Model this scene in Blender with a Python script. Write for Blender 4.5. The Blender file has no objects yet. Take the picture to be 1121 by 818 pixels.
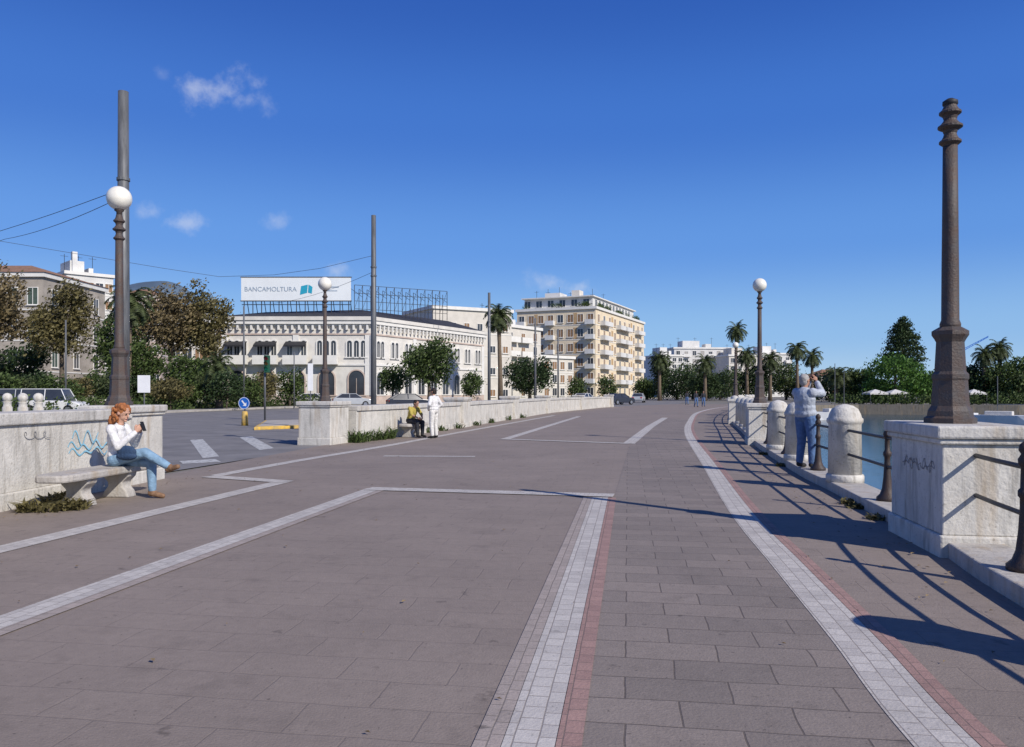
import bpy, bmesh, math, random
from mathutils import Vector, Matrix, noise
R=math.radians; PI=math.pi
random.seed(7)
scene=bpy.context.scene; col=scene.collection
F=860.; CX=560.5; HY=430.; H=1.5
def gp(px,py,z=0.0):
    d=F*(H-z)/(py-HY); return Vector(((px-CX)/F*d,d,z))
def at(px,py,d): return Vector(((px-CX)/F*d,d,H+(HY-py)/F*d))
def X_(px,d): return (px-CX)/F*d
def Z_(py,d): return H+(HY-py)/F*d

# ---------------------------------------------------------------- materials
def newmat(name):
    m=bpy.data.materials.new(name); m.use_nodes=True
    nt=m.node_tree; b=nt.nodes['Principled BSDF']; return m,nt,b
def N(nt,t,**k):
    n=nt.nodes.new(t)
    for a,v in k.items(): setattr(n,a,v)
    return n
def c4(c): return (c[0],c[1],c[2],1)
def M(name,c,rough=.8,var=.25,scale=3,bump=0.,bscale=40,metal=0.,c2=None,stretch=None,spec=.3):
    m,nt,b=newmat(name); L=nt.links.new
    tc=N(nt,'ShaderNodeTexCoord'); mp=N(nt,'ShaderNodeMapping'); L(tc.outputs['Object'],mp.inputs[0])
    if stretch: mp.inputs['Scale'].default_value=stretch
    no=N(nt,'ShaderNodeTexNoise'); no.inputs['Scale'].default_value=scale; no.inputs['Detail'].default_value=7; no.inputs['Roughness'].default_value=.65
    L(mp.outputs[0],no.inputs[0])
    rp=N(nt,'ShaderNodeValToRGB'); rp.color_ramp.elements[0].position=.36; rp.color_ramp.elements[1].position=.62
    rp.color_ramp.elements[0].color=c4(c2 if c2 else [x*(1-var) for x in c]); rp.color_ramp.elements[1].color=c4([min(1,x*(1+var*.5)) for x in c])
    L(no.outputs[0],rp.inputs[0]); L(rp.outputs[0],b.inputs['Base Color'])
    b.inputs['Roughness'].default_value=rough; b.inputs['Metallic'].default_value=metal; b.inputs['Specular IOR Level'].default_value=spec
    if bump:
        n2=N(nt,'ShaderNodeTexNoise'); n2.inputs['Scale'].default_value=bscale; n2.inputs['Detail'].default_value=5; L(tc.outputs['Object'],n2.inputs[0])
        bp=N(nt,'ShaderNodeBump'); bp.inputs['Strength'].default_value=bump; bp.inputs['Distance'].default_value=.02
        L(n2.outputs[0],bp.inputs['Height']); L(bp.outputs[0],b.inputs['Normal'])
    return m
def stone_mat(name,c,dark,streak=.5):
    m,nt,b=newmat(name); L=nt.links.new
    tc=N(nt,'ShaderNodeTexCoord')
    n1=N(nt,'ShaderNodeTexNoise'); n1.inputs['Scale'].default_value=1.7; n1.inputs['Detail'].default_value=9; n1.inputs['Roughness'].default_value=.7
    L(tc.outputs['Object'],n1.inputs[0])
    r1=N(nt,'ShaderNodeValToRGB'); r1.color_ramp.elements[0].position=.3; r1.color_ramp.elements[1].position=.6
    r1.color_ramp.elements[0].color=c4([x*.74 for x in c]); r1.color_ramp.elements[1].color=c4(c); L(n1.outputs[0],r1.inputs[0])
    mp=N(nt,'ShaderNodeMapping'); mp.inputs['Scale'].default_value=(7,7,.9); L(tc.outputs['Object'],mp.inputs[0])
    n2=N(nt,'ShaderNodeTexNoise'); n2.inputs['Scale'].default_value=1; n2.inputs['Detail'].default_value=8; n2.inputs['Roughness'].default_value=.7; L(mp.outputs[0],n2.inputs[0])
    r2=N(nt,'ShaderNodeValToRGB'); r2.color_ramp.elements[0].position=.5; r2.color_ramp.elements[1].position=.72; L(n2.outputs[0],r2.inputs[0])
    n4=N(nt,'ShaderNodeTexNoise'); n4.inputs['Scale'].default_value=34; n4.inputs['Detail'].default_value=4; L(tc.outputs['Object'],n4.inputs[0])
    r4=N(nt,'ShaderNodeValToRGB'); r4.color_ramp.elements[0].position=.60; r4.color_ramp.elements[1].position=.76; L(n4.outputs[0],r4.inputs[0])
    mx0=N(nt,'ShaderNodeMath',operation='MAXIMUM'); L(r2.outputs[0],mx0.inputs[0]); L(r4.outputs[0],mx0.inputs[1])
    ms=N(nt,'ShaderNodeMath',operation='MULTIPLY'); L(mx0.outputs[0],ms.inputs[0]); ms.inputs[1].default_value=streak
    mx=N(nt,'ShaderNodeMixRGB'); L(ms.outputs[0],mx.inputs[0]); L(r1.outputs[0],mx.inputs[1]); mx.inputs[2].default_value=c4(dark)
    n5=N(nt,'ShaderNodeTexNoise'); n5.inputs['Scale'].default_value=.7; n5.inputs['Detail'].default_value=6; L(mp.outputs[0],n5.inputs[0])
    r5=N(nt,'ShaderNodeValToRGB'); r5.color_ramp.elements[0].position=.55; r5.color_ramp.elements[1].position=.78; L(n5.outputs[0],r5.inputs[0])
    ml=N(nt,'ShaderNodeMath',operation='MULTIPLY'); L(r5.outputs[0],ml.inputs[0]); ml.inputs[1].default_value=.65
    my=N(nt,'ShaderNodeMixRGB'); L(ml.outputs[0],my.inputs[0]); L(mx.outputs[0],my.inputs[1]); my.inputs[2].default_value=(.36,.26,.15,1)
    L(my.outputs[0],b.inputs['Base Color']); b.inputs['Roughness'].default_value=.85; b.inputs['Specular IOR Level'].default_value=.2
    n3=N(nt,'ShaderNodeTexNoise'); n3.inputs['Scale'].default_value=25; n3.inputs['Detail'].default_value=8; L(tc.outputs['Object'],n3.inputs[0])
    bp=N(nt,'ShaderNodeBump'); bp.inputs['Strength'].default_value=.5; bp.inputs['Distance'].default_value=.02; L(n3.outputs[0],bp.inputs['Height']); L(bp.outputs[0],b.inputs['Normal'])
    return m
def leaf_mat(name,dark,light,trans=.25):
    m,nt,b=newmat(name); L=nt.links.new
    g=N(nt,'ShaderNodeNewGeometry'); tc=N(nt,'ShaderNodeTexCoord')
    no=N(nt,'ShaderNodeTexNoise'); no.inputs['Scale'].default_value=.7; no.inputs['Detail'].default_value=3; L(tc.outputs['Object'],no.inputs[0])
    ad=N(nt,'ShaderNodeMath',operation='ADD'); L(g.outputs['Random Per Island'],ad.inputs[0]); L(no.outputs[0],ad.inputs[1])
    rp=N(nt,'ShaderNodeValToRGB'); rp.color_ramp.elements[0].position=.35; rp.color_ramp.elements[1].position=.95
    sc=N(nt,'ShaderNodeMath',operation='MULTIPLY'); L(ad.outputs[0],sc.inputs[0]); sc.inputs[1].default_value=.75
    rp.color_ramp.elements[0].color=c4(dark); rp.color_ramp.elements[1].color=c4(light); L(sc.outputs[0],rp.inputs[0])
    L(rp.outputs[0],b.inputs['Base Color']); b.inputs['Roughness'].default_value=.6; b.inputs['Specular IOR Level'].default_value=.25
    t=N(nt,'ShaderNodeBsdfTranslucent'); L(rp.outputs[0],t.inputs[0]); mx=N(nt,'ShaderNodeMixShader'); mx.inputs[0].default_value=trans
    L(b.outputs[0],mx.inputs[1]); L(t.outputs[0],mx.inputs[2]); L(mx.outputs[0],nt.nodes['Material Output'].inputs[0])
    return m
def brick_mat(name,c1,c2,mortar,bw,rh,ms,uv=True,rot=0,rough=.8,off=.5,big=.3,wob=.012,spots=False,low=.84):
    m,nt,b=newmat(name); L=nt.links.new
    tc=N(nt,'ShaderNodeTexCoord'); mp=N(nt,'ShaderNodeMapping'); mp.inputs['Rotation'].default_value=(0,0,rot)
    L(tc.outputs['UV' if uv else 'Object'],mp.inputs[0])
    nw=N(nt,'ShaderNodeTexNoise'); nw.inputs['Scale'].default_value=3.; L(tc.outputs['Object'],nw.inputs[0])
    vm=N(nt,'ShaderNodeVectorMath',operation='MULTIPLY_ADD'); L(nw.outputs['Color'],vm.inputs[0]); vm.inputs[1].default_value=(wob,wob,0); L(mp.outputs[0],vm.inputs[2])
    br=N(nt,'ShaderNodeTexBrick'); br.offset=off; br.inputs['Scale'].default_value=1; br.inputs['Brick Width'].default_value=bw; br.inputs['Row Height'].default_value=rh
    br.inputs['Mortar Size'].default_value=ms; br.inputs['Mortar Smooth'].default_value=.4; br.inputs['Bias'].default_value=-.1
    br.inputs['Color1'].default_value=c4(c1); br.inputs['Color2'].default_value=c4(c2); br.inputs['Mortar'].default_value=c4(mortar)
    L(vm.outputs[0],br.inputs[0])
    def nz(s,p0,p1,a,b_,det=8):
        n=N(nt,'ShaderNodeTexNoise'); n.inputs['Scale'].default_value=s; n.inputs['Detail'].default_value=det; n.inputs['Roughness'].default_value=.65; L(tc.outputs['Object'],n.inputs[0])
        r=N(nt,'ShaderNodeValToRGB'); r.color_ramp.elements[0].position=p0; r.color_ramp.elements[1].position=p1
        r.color_ramp.elements[0].color=(a,a,a,1); r.color_ramp.elements[1].color=(b_,b_,b_,1); L(n.outputs[0],r.inputs[0]); return r
    rs=[nz(.45,.3,.7,1-big,1),nz(14,.3,.7,.86,1),nz(2.3,.3,.45,low,1.)]
    if spots: rs+= [nz(5.,.24,.35,.5,1.,3),nz(120,.3,.6,.8,1),nz(28,.26,.31,.55,1,2)]
    cur=br.outputs['Color']
    for r in rs:
        x=N(nt,'ShaderNodeMixRGB',blend_type='MULTIPLY'); x.inputs[0].default_value=1; L(cur,x.inputs[1]); L(r.outputs[0],x.inputs[2]); cur=x.outputs[0]
    L(cur,b.inputs['Base Color']); b.inputs['Roughness'].default_value=rough; b.inputs['Specular IOR Level'].default_value=.25
    bp=N(nt,'ShaderNodeBump'); bp.inputs['Strength'].default_value=.4; bp.inputs['Distance'].default_value=.008
    nf=N(nt,'ShaderNodeTexNoise'); nf.inputs['Scale'].default_value=60; L(tc.outputs['Object'],nf.inputs[0])
    a=N(nt,'ShaderNodeMath',operation='SUBTRACT'); L(nf.outputs[0],a.inputs[0]); L(br.outputs['Fac'],a.inputs[1]); L(a.outputs[0],bp.inputs['Height']); L(bp.outputs[0],b.inputs['Normal'])
    return m
mt={}
mt['paving']=brick_mat('paving',(.318,.262,.222),(.300,.247,.210),(.268,.220,.188),.60,.33,.006,uv=False,rot=R(8.4),rough=.8,big=.2,wob=.04,spots=True)
mt['paving_joint']=brick_mat('paving_joint',(.315,.264,.228),(.250,.212,.185),(.165,.136,.118),.52,.30,.006,uv=False,rot=R(8.4),rough=.8,big=.2,wob=.03,spots=True)
mt['white_strip']=brick_mat('white_strip',(.62,.58,.53),(.50,.465,.43),(.35,.31,.28),.13,.105,.0045,big=.12,spots=True)
mt['beige_strip']=brick_mat('beige_strip',(.45,.38,.335),(.38,.325,.285),(.27,.23,.20),.13,.105,.0045,big=.12,spots=True)
mt['red_strip']=brick_mat('red_strip',(.44,.28,.24),(.36,.23,.20),(.26,.185,.16),.13,.105,.0045,big=.15,spots=True)
mt['ground']=M('ground',(.2,.185,.16),.95,.3,.3,.2,5)
mt['asphalt']=M('asphalt',(.20,.19,.185),.85,.2,.8,.3,90)
mt['paint']=M('paint',(.46,.46,.44),.8,.5,9,c2=(.24,.235,.23))
mt['yellow']=M('yellow',(.62,.38,.06),.7,.3,5,c2=(.35,.27,.14))
mt['sidewalk']=M('sidewalk',(.40,.37,.33),.9,.2,1.5)
mt['grass']=M('grass',(.07,.09,.03),.95,.4,1.2,.5,12,c2=(.12,.11,.05))
mt['stone']=stone_mat('stone',(.64,.61,.55),(.17,.15,.12),.72)
mt['stone_cap']=stone_mat('stone_cap',(.58,.555,.51),(.15,.14,.12),.75)
mt['kerbstone']=stone_mat('kerbstone',(.48,.45,.41),(.17,.15,.13),.6)
mt['quay']=stone_mat('quay',(.20,.18,.15),(.07,.065,.05),.8)
mt['rust']=M('rust',(.062,.054,.051),.6,.35,7,.35,50,c2=(.085,.055,.042),spec=.4)
mt['iron']=M('iron',(.035,.030,.030),.55,.4,12,.3,60,c2=(.06,.035,.025),spec=.4)
mt['rail']=M('rail',(.032,.032,.036),.5,.3,12,spec=.4)
mt['steel']=M('steel',(.15,.155,.16),.5,.3,3,metal=.3,stretch=(4,4,.6))
mt['wire']=M('wire',(.06,.07,.09),.6,.2,3)
mt['globe']=M('globe',(.78,.75,.66),.3,.12,5,spec=.5)
mt['water']=M('water',(.03,.06,.075),.15,.2,.5,.6,1.6,spec=.4)
mt['bark']=M('bark',(.12,.095,.07),.95,.4,5,.6,15)
mt['palmbark']=M('palmbark',(.17,.13,.09),.95,.4,8,.8,9)
mt['leaf_olive']=leaf_mat('leaf_olive',(.045,.042,.017),(.21,.18,.075),.3)
mt['leaf_brown']=leaf_mat('leaf_brown',(.055,.044,.022),(.25,.195,.10),.3)
mt['leaf_green']=leaf_mat('leaf_green',(.020,.034,.010),(.10,.145,.042))
mt['leaf_bright']=leaf_mat('leaf_bright',(.022,.055,.012),(.11,.22,.04),.3)
mt['leaf_dark']=leaf_mat('leaf_dark',(.012,.024,.009),(.055,.088,.032))
mt['leaf_palm']=leaf_mat('leaf_palm',(.02,.032,.012),(.095,.12,.045))
mt['leaf_fallen']=leaf_mat('leaf_fallen',(.06,.04,.02),(.25,.18,.09),0.)
mt['cream']=M('cream',(.74,.62,.44),.9,.1,.4)
mt['palecream']=M('palecream',(.62,.58,.51),.9,.1,.5)
mt['palazzo']=M('palazzo',(.66,.63,.57),.9,.13,.6)
mt['whitewall']=M('whitewall',(.64,.63,.60),.9,.12,.4)
mt['greywall']=M('greywall',(.36,.32,.27),.9,.25,.5)
mt['ochre']=M('ochre',(.50,.34,.18),.9,.2,.5)
mt['trim']=M('trim',(.72,.70,.65),.85,.08,1)
mt['pinkstone']=M('pinkstone',(.50,.40,.34),.9,.2,1)
mt['slate']=M('slate',(.045,.045,.05),.8,.3,2,.4,8)
mt['tile']=M('tile',(.28,.16,.10),.9,.3,2,.4,8)
mt['glass']=M('glass',(.045,.05,.06),.12,.3,.6,spec=.6)
mt['shutter']=M('shutter',(.27,.16,.085),.7,.25,2)
mt['shutter_green']=M('shutter_green',(.07,.1,.08),.7,.25,2)
mt['shutter_grey']=M('shutter_grey',(.38,.36,.33),.7,.2,2)
mt['dark']=M('dark',(.03,.03,.033),.6,.2,5)
mt['hill']=M('hill',(.13,.19,.25),1,.25,.01)  # bluish distance haze is mixed into this base colour
mt['billboard']=M('billboard',(.74,.77,.77),.5,.05,.3)
mt['bluepaint']=M('bluepaint',(.02,.13,.5),.4,.1,3)
mt['teal']=M('teal',(.03,.34,.48),.4,.1,3)
mt['textblue']=M('textblue',(.30,.37,.45),.5,.1,3)
mt['signwhite']=M('signwhite',(.78,.78,.78),.4,.05,3)
mt['canopy']=M('canopy',(.6,.58,.54),.8,.15,1)
mt['graf']=M('graf',(.26,.55,.70),.6,.25,8)
mt['grafdark']=M('grafdark',(.2,.2,.21),.6,.25,8)
mt['tyre']=M('tyre',(.02,.02,.02),.8,.2,5)
mt['chrome']=M('chrome',(.5,.5,.52),.3,.1,5,metal=.8)
mt['redlens']=M('redlens',(.4,.02,.02),.3,.1,5)
mt['greenlens']=M('greenlens',(.02,.35,.15),.3,.1,5)
mt['amberlens']=M('amberlens',(.3,.15,.02),.3,.1,5)
mt['tgreen']=M('tgreen',(.02,.09,.05),.5,.1,5)
for nme,c in dict(car_white=(.7,.7,.7),car_silver=(.42,.44,.46),car_dark=(.03,.035,.05)).items():
    mt[nme]=M(nme,c,.25,.06,2,spec=.6)
for nme,c in dict(skin=(.52,.30,.21),skin2=(.40,.22,.15),hair_red=(.33,.12,.04),hair_dark=(.025,.018,.014),hair_grey=(.36,.34,.32),
    shirt_white=(.70,.69,.68),jeans=(.20,.32,.44),jeans_dark=(.09,.16,.31),shirt_grey=(.40,.43,.48),trousers_white=(.70,.68,.64),vest_yellow=(.45,.36,.08),
    cloth_dark=(.03,.032,.04),shoe_tan=(.24,.14,.08),shoe_dark=(.03,.028,.028),bag_blue=(.03,.06,.12),phone=(.015,.015,.018),eye=(.03,.02,.015),lip=(.42,.14,.12)).items():
    mt[nme]=M(nme,c,.75 if 'hair' not in nme else .6,.22,14 if 'jean' in nme or 'shirt' in nme else 20,.8,18)

# ---------------------------------------------------------------- mesh builder
class MB:
    def __init__(s): s.v=[]; s.f=[]; s.m=[]; s.uv=None
    def add(s,vs,fs,mi=0):
        o=len(s.v); s.v.extend([tuple(v) for v in vs]); s.f.extend([tuple(i+o for i in f) for f in fs]); s.m.extend([mi]*len(fs)); return s
    def box(s,a,b,mi=0):
        x0,y0,z0=a; x1,y1,z1=b
        return s.add([(x0,y0,z0),(x1,y0,z0),(x1,y1,z0),(x0,y1,z0),(x0,y0,z1),(x1,y0,z1),(x1,y1,z1),(x0,y1,z1)],
            [(0,3,2,1),(4,5,6,7),(0,1,5,4),(1,2,6,5),(2,3,7,6),(3,0,4,7)],mi)
    def prism(s,poly,z0,z1,mi=0):
        n=len(poly)
        return s.add([(p[0],p[1],z0) for p in poly]+[(p[0],p[1],z1) for p in poly],
            [tuple(range(n-1,-1,-1)),tuple(range(n,2*n))]+[(i,(i+1)%n,(i+1)%n+n,i+n) for i in range(n)],mi)
    def xprism(s,poly,y0,y1,mi=0):
        n=len(poly)
        return s.add([(p[0],y0,p[1]) for p in poly]+[(p[0],y1,p[1]) for p in poly],
            [tuple(range(n)),tuple(range(2*n-1,n-1,-1))]+[(i,i+n,(i+1)%n+n,(i+1)%n) for i in range(n)],mi)
    def tube(s,pts,rs,n=8,mi=0):
        pts=[Vector(p) for p in pts]
        if not hasattr(rs,'__len__'): rs=[rs]*len(pts)
        vs=[];fs=[]; a=None
        for i,p in enumerate(pts):
            d=(pts[min(i+1,len(pts)-1)]-pts[max(i-1,0)]).normalized()
            if a is None: a=d.orthogonal().normalized()
            else: a=(a-d*a.dot(d)).normalized()
            b=d.cross(a)
            for k in range(n):
                t=2*PI*k/n; vs.append(p+(a*math.cos(t)+b*math.sin(t))*rs[i])
        for i in range(len(pts)-1):
            for k in range(n): fs.append((i*n+k,i*n+(k+1)%n,(i+1)*n+(k+1)%n,(i+1)*n+k))
        fs.append(tuple(range(n-1,-1,-1))); fs.append(tuple(range((len(pts)-1)*n,len(pts)*n)))
        return s.add(vs,fs,mi)
    def lathe(s,prof,c=(0,0,0),n=20,mi=0):
        vs=[];fs=[]
        for r,z in prof:
            for k in range(n):
                t=2*PI*(k+.5)/n; vs.append((c[0]+r*math.cos(t),c[1]+r*math.sin(t),c[2]+z))
        for i in range(len(prof)-1):
            for k in range(n): fs.append((i*n+k,i*n+(k+1)%n,(i+1)*n+(k+1)%n,(i+1)*n+k))
        fs.append(tuple(range(n-1,-1,-1))); fs.append(tuple(range((len(prof)-1)*n,len(prof)*n)))
        return s.add(vs,fs,mi)
    def cap(s,p0,r0,p1,r1,n=12,mi=0):
        p0=Vector(p0);p1=Vector(p1); ax=p1-p0
        ax=ax.normalized() if ax.length>1e-6 else Vector((0,0,1))
        a=ax.orthogonal().normalized(); b=ax.cross(a); vs=[p0-ax*r0]; fs=[]; rg=0
        for (p,r,angs) in ((p0,r0,(-60,-30,0)),(p1,r1,(0,30,60))):
            for t in angs:
                cc=p+ax*r*math.sin(R(t)); q=r*math.cos(R(t))
                for k in range(n): vs.append(cc+(a*math.cos(2*PI*k/n)+b*math.sin(2*PI*k/n))*q)
                rg+=1
        vs.append(p1+ax*r1)
        for k in range(n): fs.append((0,1+(k+1)%n,1+k))
        for i in range(rg-1):
            for k in range(n): fs.append((1+i*n+k,1+i*n+(k+1)%n,1+(i+1)*n+(k+1)%n,1+(i+1)*n+k))
        e=len(vs)-1
        for k in range(n): fs.append((e,1+(rg-1)*n+k,1+(rg-1)*n+(k+1)%n))
        return s.add(vs,fs,mi)
    def ell(s,c,r,fr=None,n=14,mi=0):
        c=Vector(c); fr=fr or (Vector((1,0,0)),Vector((0,1,0)),Vector((0,0,1))); m=8 if n<20 else 14; vs=[];fs=[]
        def P(x,y,z): return c+fr[0]*x*r[0]+fr[1]*y*r[1]+fr[2]*z*r[2]
        vs.append(P(0,0,-1))
        for i in range(1,m):
            t=-PI/2+PI*i/m
            for k in range(n): vs.append(P(math.cos(t)*math.cos(2*PI*k/n),math.cos(t)*math.sin(2*PI*k/n),math.sin(t)))
        vs.append(P(0,0,1))
        for k in range(n): fs.append((0,1+(k+1)%n,1+k))
        for i in range(m-2):
            for k in range(n): fs.append((1+i*n+k,1+i*n+(k+1)%n,1+(i+1)*n+(k+1)%n,1+(i+1)*n+k))
        e=len(vs)-1
        for k in range(n): fs.append((e,1+(m-2)*n+k,1+(m-2)*n+(k+1)%n))
        return s.add(vs,fs,mi)
    def mesh(s,name,mats,smooth=False):
        me=bpy.data.meshes.new(name); me.from_pydata(s.v,[],s.f)
        for m in (mats if isinstance(mats,(list,tuple)) else [mats]): me.materials.append(mt[m])
        if any(s.m): me.polygons.foreach_set('material_index',s.m)
        if smooth: me.polygons.foreach_set('use_smooth',[True]*len(s.f))
        if s.uv:
            ul=me.uv_layers.new(name='UVMap')
            for lp in me.loops: ul.data[lp.index].uv=s.uv[lp.vertex_index]
        me.update(); return me
    def build(s,name,mats,parent=None,smooth=False,bevel=0,loc=None):
        me=s.mesh(name,mats,smooth); o=bpy.data.objects.new(name,me); col.objects.link(o)
        if parent: o.parent=parent
        if loc: o.location=loc
        if bevel:
            b=o.modifiers.new('b','BEVEL'); b.width=bevel; b.segments=2; b.limit_method='ANGLE'
        return o
def tag(o,label=None,cat=None,group=None,kind=None):
    if label: o['label']=label
    if cat: o['category']=cat
    if group: o['group']=group
    if kind: o['kind']=kind
    return o
def empty(name,loc,rz=0,label=None,cat=None,group=None):
    o=bpy.data.objects.new(name,None); col.objects.link(o); o.location=loc; o.rotation_euler=(0,0,rz); o.empty_display_size=.1
    return tag(o,label,cat,group)
def copy_tree(o,parent=None):
    c=o.copy(); col.objects.link(c); c.parent=parent
    for ch in list(o.children): copy_tree(ch,c)
    return c
def inst(name,me,parent,loc=(0,0,0),rz=0):
    o=bpy.data.objects.new(name,me); col.objects.link(o); o.parent=parent; o.location=loc; o.rotation_euler=(0,0,rz); return o
def catmull(P,n=10):
    P=[Vector((p[0],p[1],p[2] if len(p)>2 else 0)) for p in P]; out=[]
    for i in range(len(P)-1):
        p0=P[max(i-1,0)];p1=P[i];p2=P[i+1];p3=P[min(i+2,len(P)-1)]
        for k in range(n):
            t=k/n; out.append(.5*((2*p1)+(p2-p0)*t+(2*p0-5*p1+4*p2-p3)*t*t+(3*p1-p0-3*p2+p3)*t**3))
    out.append(P[-1]); return out
def normals2(P):
    out=[]
    for i,p in enumerate(P):
        d=P[min(i+1,len(P)-1)]-P[max(i-1,0)]; d=Vector((d.x,d.y)).normalized(); out.append(Vector((d.y,-d.x)))
    return out
def ribbon(name,P,o0,o1,z,mat,kind='structure'):
    P=[Vector((p[0],p[1],0)) for p in P]; nn=normals2(P); mb=MB(); uv=[];vs=[];fs=[]; s=0
    for i,p in enumerate(P):
        if i: s+=(p-P[i-1]).length
        for o in (o0,o1): vs.append((p.x+nn[i].x*o,p.y+nn[i].y*o,z)); uv.append((s,o+5))
    for i in range(len(P)-1): fs.append((2*i,2*i+1,2*i+3,2*i+2))
    mb.add(vs,fs); mb.uv=uv; o=mb.build(name,mat); o['kind']=kind
    return o
def kerb_along(name,P,o0,o1,z0,z1,mat,kind='structure',bevel=.015):
    P=[Vector((p[0],p[1],0)) for p in P]; nn=normals2(P); mb=MB(); vs=[];fs=[]
    for i,p in enumerate(P):
        for o,z in ((o0,z0),(o0,z1),(o1,z1),(o1,z0)): vs.append((p.x+nn[i].x*o,p.y+nn[i].y*o,z))
    for i in range(len(P)-1):
        for k in range(4): fs.append((4*i+k,4*i+(k+1)%4,4*i+4+(k+1)%4,4*i+4+k))
    e=4*(len(P)-1); fs+=[(3,2,1,0),(e,e+1,e+2,e+3)]
    mb.add(vs,fs); o=mb.build(name,mat,None,bevel=bevel)
    if kind: o['kind']=kind
    return o
def sheet(name,poly,z,mat):
    bm=bmesh.new(); vs=[bm.verts.new((p[0],p[1],z)) for p in poly]; bm.faces.new(vs); bmesh.ops.triangulate(bm,faces=bm.faces[:])
    bmesh.ops.recalc_face_normals(bm,faces=bm.faces[:])
    me=bpy.data.meshes.new(name); bm.to_mesh(me); bm.free(); me.materials.append(mt[mat])
    if me.polygons[0].normal.z<0: me.flip_normals()
    o=bpy.data.objects.new(name,me); col.objects.link(o); o['kind']='structure'; return o

# ---------------------------------------------------------------- layout curves
KC=catmull([(3.2,-6),(3.4,0),(3.6,4.0),(3.92,6.0),(4.37,7.8),(4.73,9.9),(5.11,12.06),(5.45,14.2),(6.38,18.8),(7.3,23),(9.0,30),(11.4,40),(14.8,52),(19.5,66),(26,82),(33,95)],10)
def kx(y):
    for i in range(len(KC)-1):
        if KC[i].y<=y<=KC[i+1].y:
            t=(y-KC[i].y)/(KC[i+1].y-KC[i].y); return KC[i].lerp(KC[i+1],t).x
def kdir(y):
    a=Vector((kx(y+.5)-kx(y-.5),1.)); return math.atan2(a.x,a.y)
WL=[(-7.45,-6),(-6.45,9.9),(-6.13,13.6),(-5.06,22.6),(-3.6,27.6),(-1.8,35.8),(2.7,58),(9.3,80),(15,92)]
def wx(y):
    for i in range(len(WL)-1):
        if WL[i][1]<=y<=WL[i+1][1]:
            t=(y-WL[i][1])/(WL[i+1][1]-WL[i][1]); return WL[i][0]+t*(WL[i+1][0]-WL[i][0])
# ---------------------------------------------------------------- setting
edge=[(p.x+.22,p.y) for p in KC]
QE=[(45,102),(62,96),(90,94),(200,100),(2500,112)]
sheet('ground',[(3.4,-2500),(3.4,-6.1)]+edge+QE+[(2500,2600),(-2500,2600),(-2500,-2500)],-.04,'ground')
sheet('water',[(-3000,-3000),(3000,-3000),(3000,3000),(-3000,3000)],-1.3,'water')
sw=MB(); E=[(3.4,-300)]+edge+QE
for i in range(len(E)-1): sw.add([(E[i][0],E[i][1],-3),(E[i+1][0],E[i+1][1],-3),(E[i+1][0],E[i+1][1],-.041),(E[i][0],E[i][1],-.041)],[(0,1,2,3)])
tag(sw.build('sea_wall','quay'),kind='structure')
sheet('promenade',[(-7.6,-6)]+[(p[0]-.3,p[1]) for p in WL[1:]]+[(22,104),(33,98)]+[(p.x-.1,p.y) for p in reversed(KC)],0,'paving')
RK=[(-30,-40),(-28,15),(-25.8,58),(-18,88),(-4,110),(16,150),(60,260)]
sheet('road',RK+[(75,260),(34,150),(22,104),(15.4,92),(8.9,80),(2.3,58),(-2.2,35.8),(-4.2,27.6),(-6.9,13.6),(-7.6,-6),(-7.9,-40)],-.02,'asphalt')
RKc=catmull([(p[0],p[1],0) for p in RK],8)
kerb_along('road_kerb',RKc,-.25,0,-.03,.13,'sidewalk')
ribbon('sidewalk',RKc,-2.6,-.25,.1,'sidewalk')
ribbon('verge',RKc,-22,-2.6,.09,'grass')

# paving strips
def strip(P,w=.3,z=.006): ribbon('paving_strip',P,-w/2,w/2,z,'white_strip')
a1=gp(312,527); a0=gp(0,602); dA=(a0-a1).normalized()
strip([a0+dA*8,a0,a1],w=.30)
strip([gp(228,522),gp(314,528)],w=.34,z=.010)
fa=catmull([gp(237,521),gp(330,504),gp(425,488),gp(520,470.5),gp(607,455)],8); strip(fa,w=.28)
b1=gp(410,535); b0=gp(0,682); dB=(b0-b1).normalized()
strip([b0+dB*6,b0,b1],w=.24); ribbon('paving_strip',[b0+dB*6,b0,b1],.125,.235,.007,'beige_strip')
strip([gp(403,535.5),gp(672,543)],w=.36,z=.011)
c1=gp(657,545); c0=gp(578,818); dC=(c0-c1).normalized(); PC=[c0+dC*4,c0,c1]
ribbon('paving_strip',PC,-.235,-.115,.006,'beige_strip'); ribbon('paving_strip',PC,-.112,.112,.007,'white_strip'); ribbon('paving_strip',PC,.115,.225,.006,'red_strip')
D=catmull([(1.55,-3),(1.68,1),(1.89,3.32),(2.13,4.78),(2.44,6.79),(2.93,9.9),(4.1,16.1),(6.5,28.7),(9.1,40),(13.9,58.6),(19.8,76),(26,90)],10)
ribbon('paving_strip',D,-.19,.09,.006,'white_strip'); ribbon('paving_strip',D,.093,.2,.007,'red_strip')
e1=gp(690,486); e2=gp(728,457.5)
sheet('paved_lane',[(PC[0].x+.2,PC[0].y),(c1.x+.2,c1.y),(e1.x,e1.y),(e2.x,e2.y)]+[(p.x-.1,p.y) for p in reversed(D) if -1<p.y<45],.003,'paving_joint')
strip([gp(553,481),gp(634,456)],w=.30); strip([gp(549,481),gp(690,486)],w=.34,z=.012)
strip([gp(688,486),gp(712,467),gp(728,457.5)],w=.36,z=.007)
strip([gp(420,499.5),gp(520,500)],w=.26)
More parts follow.
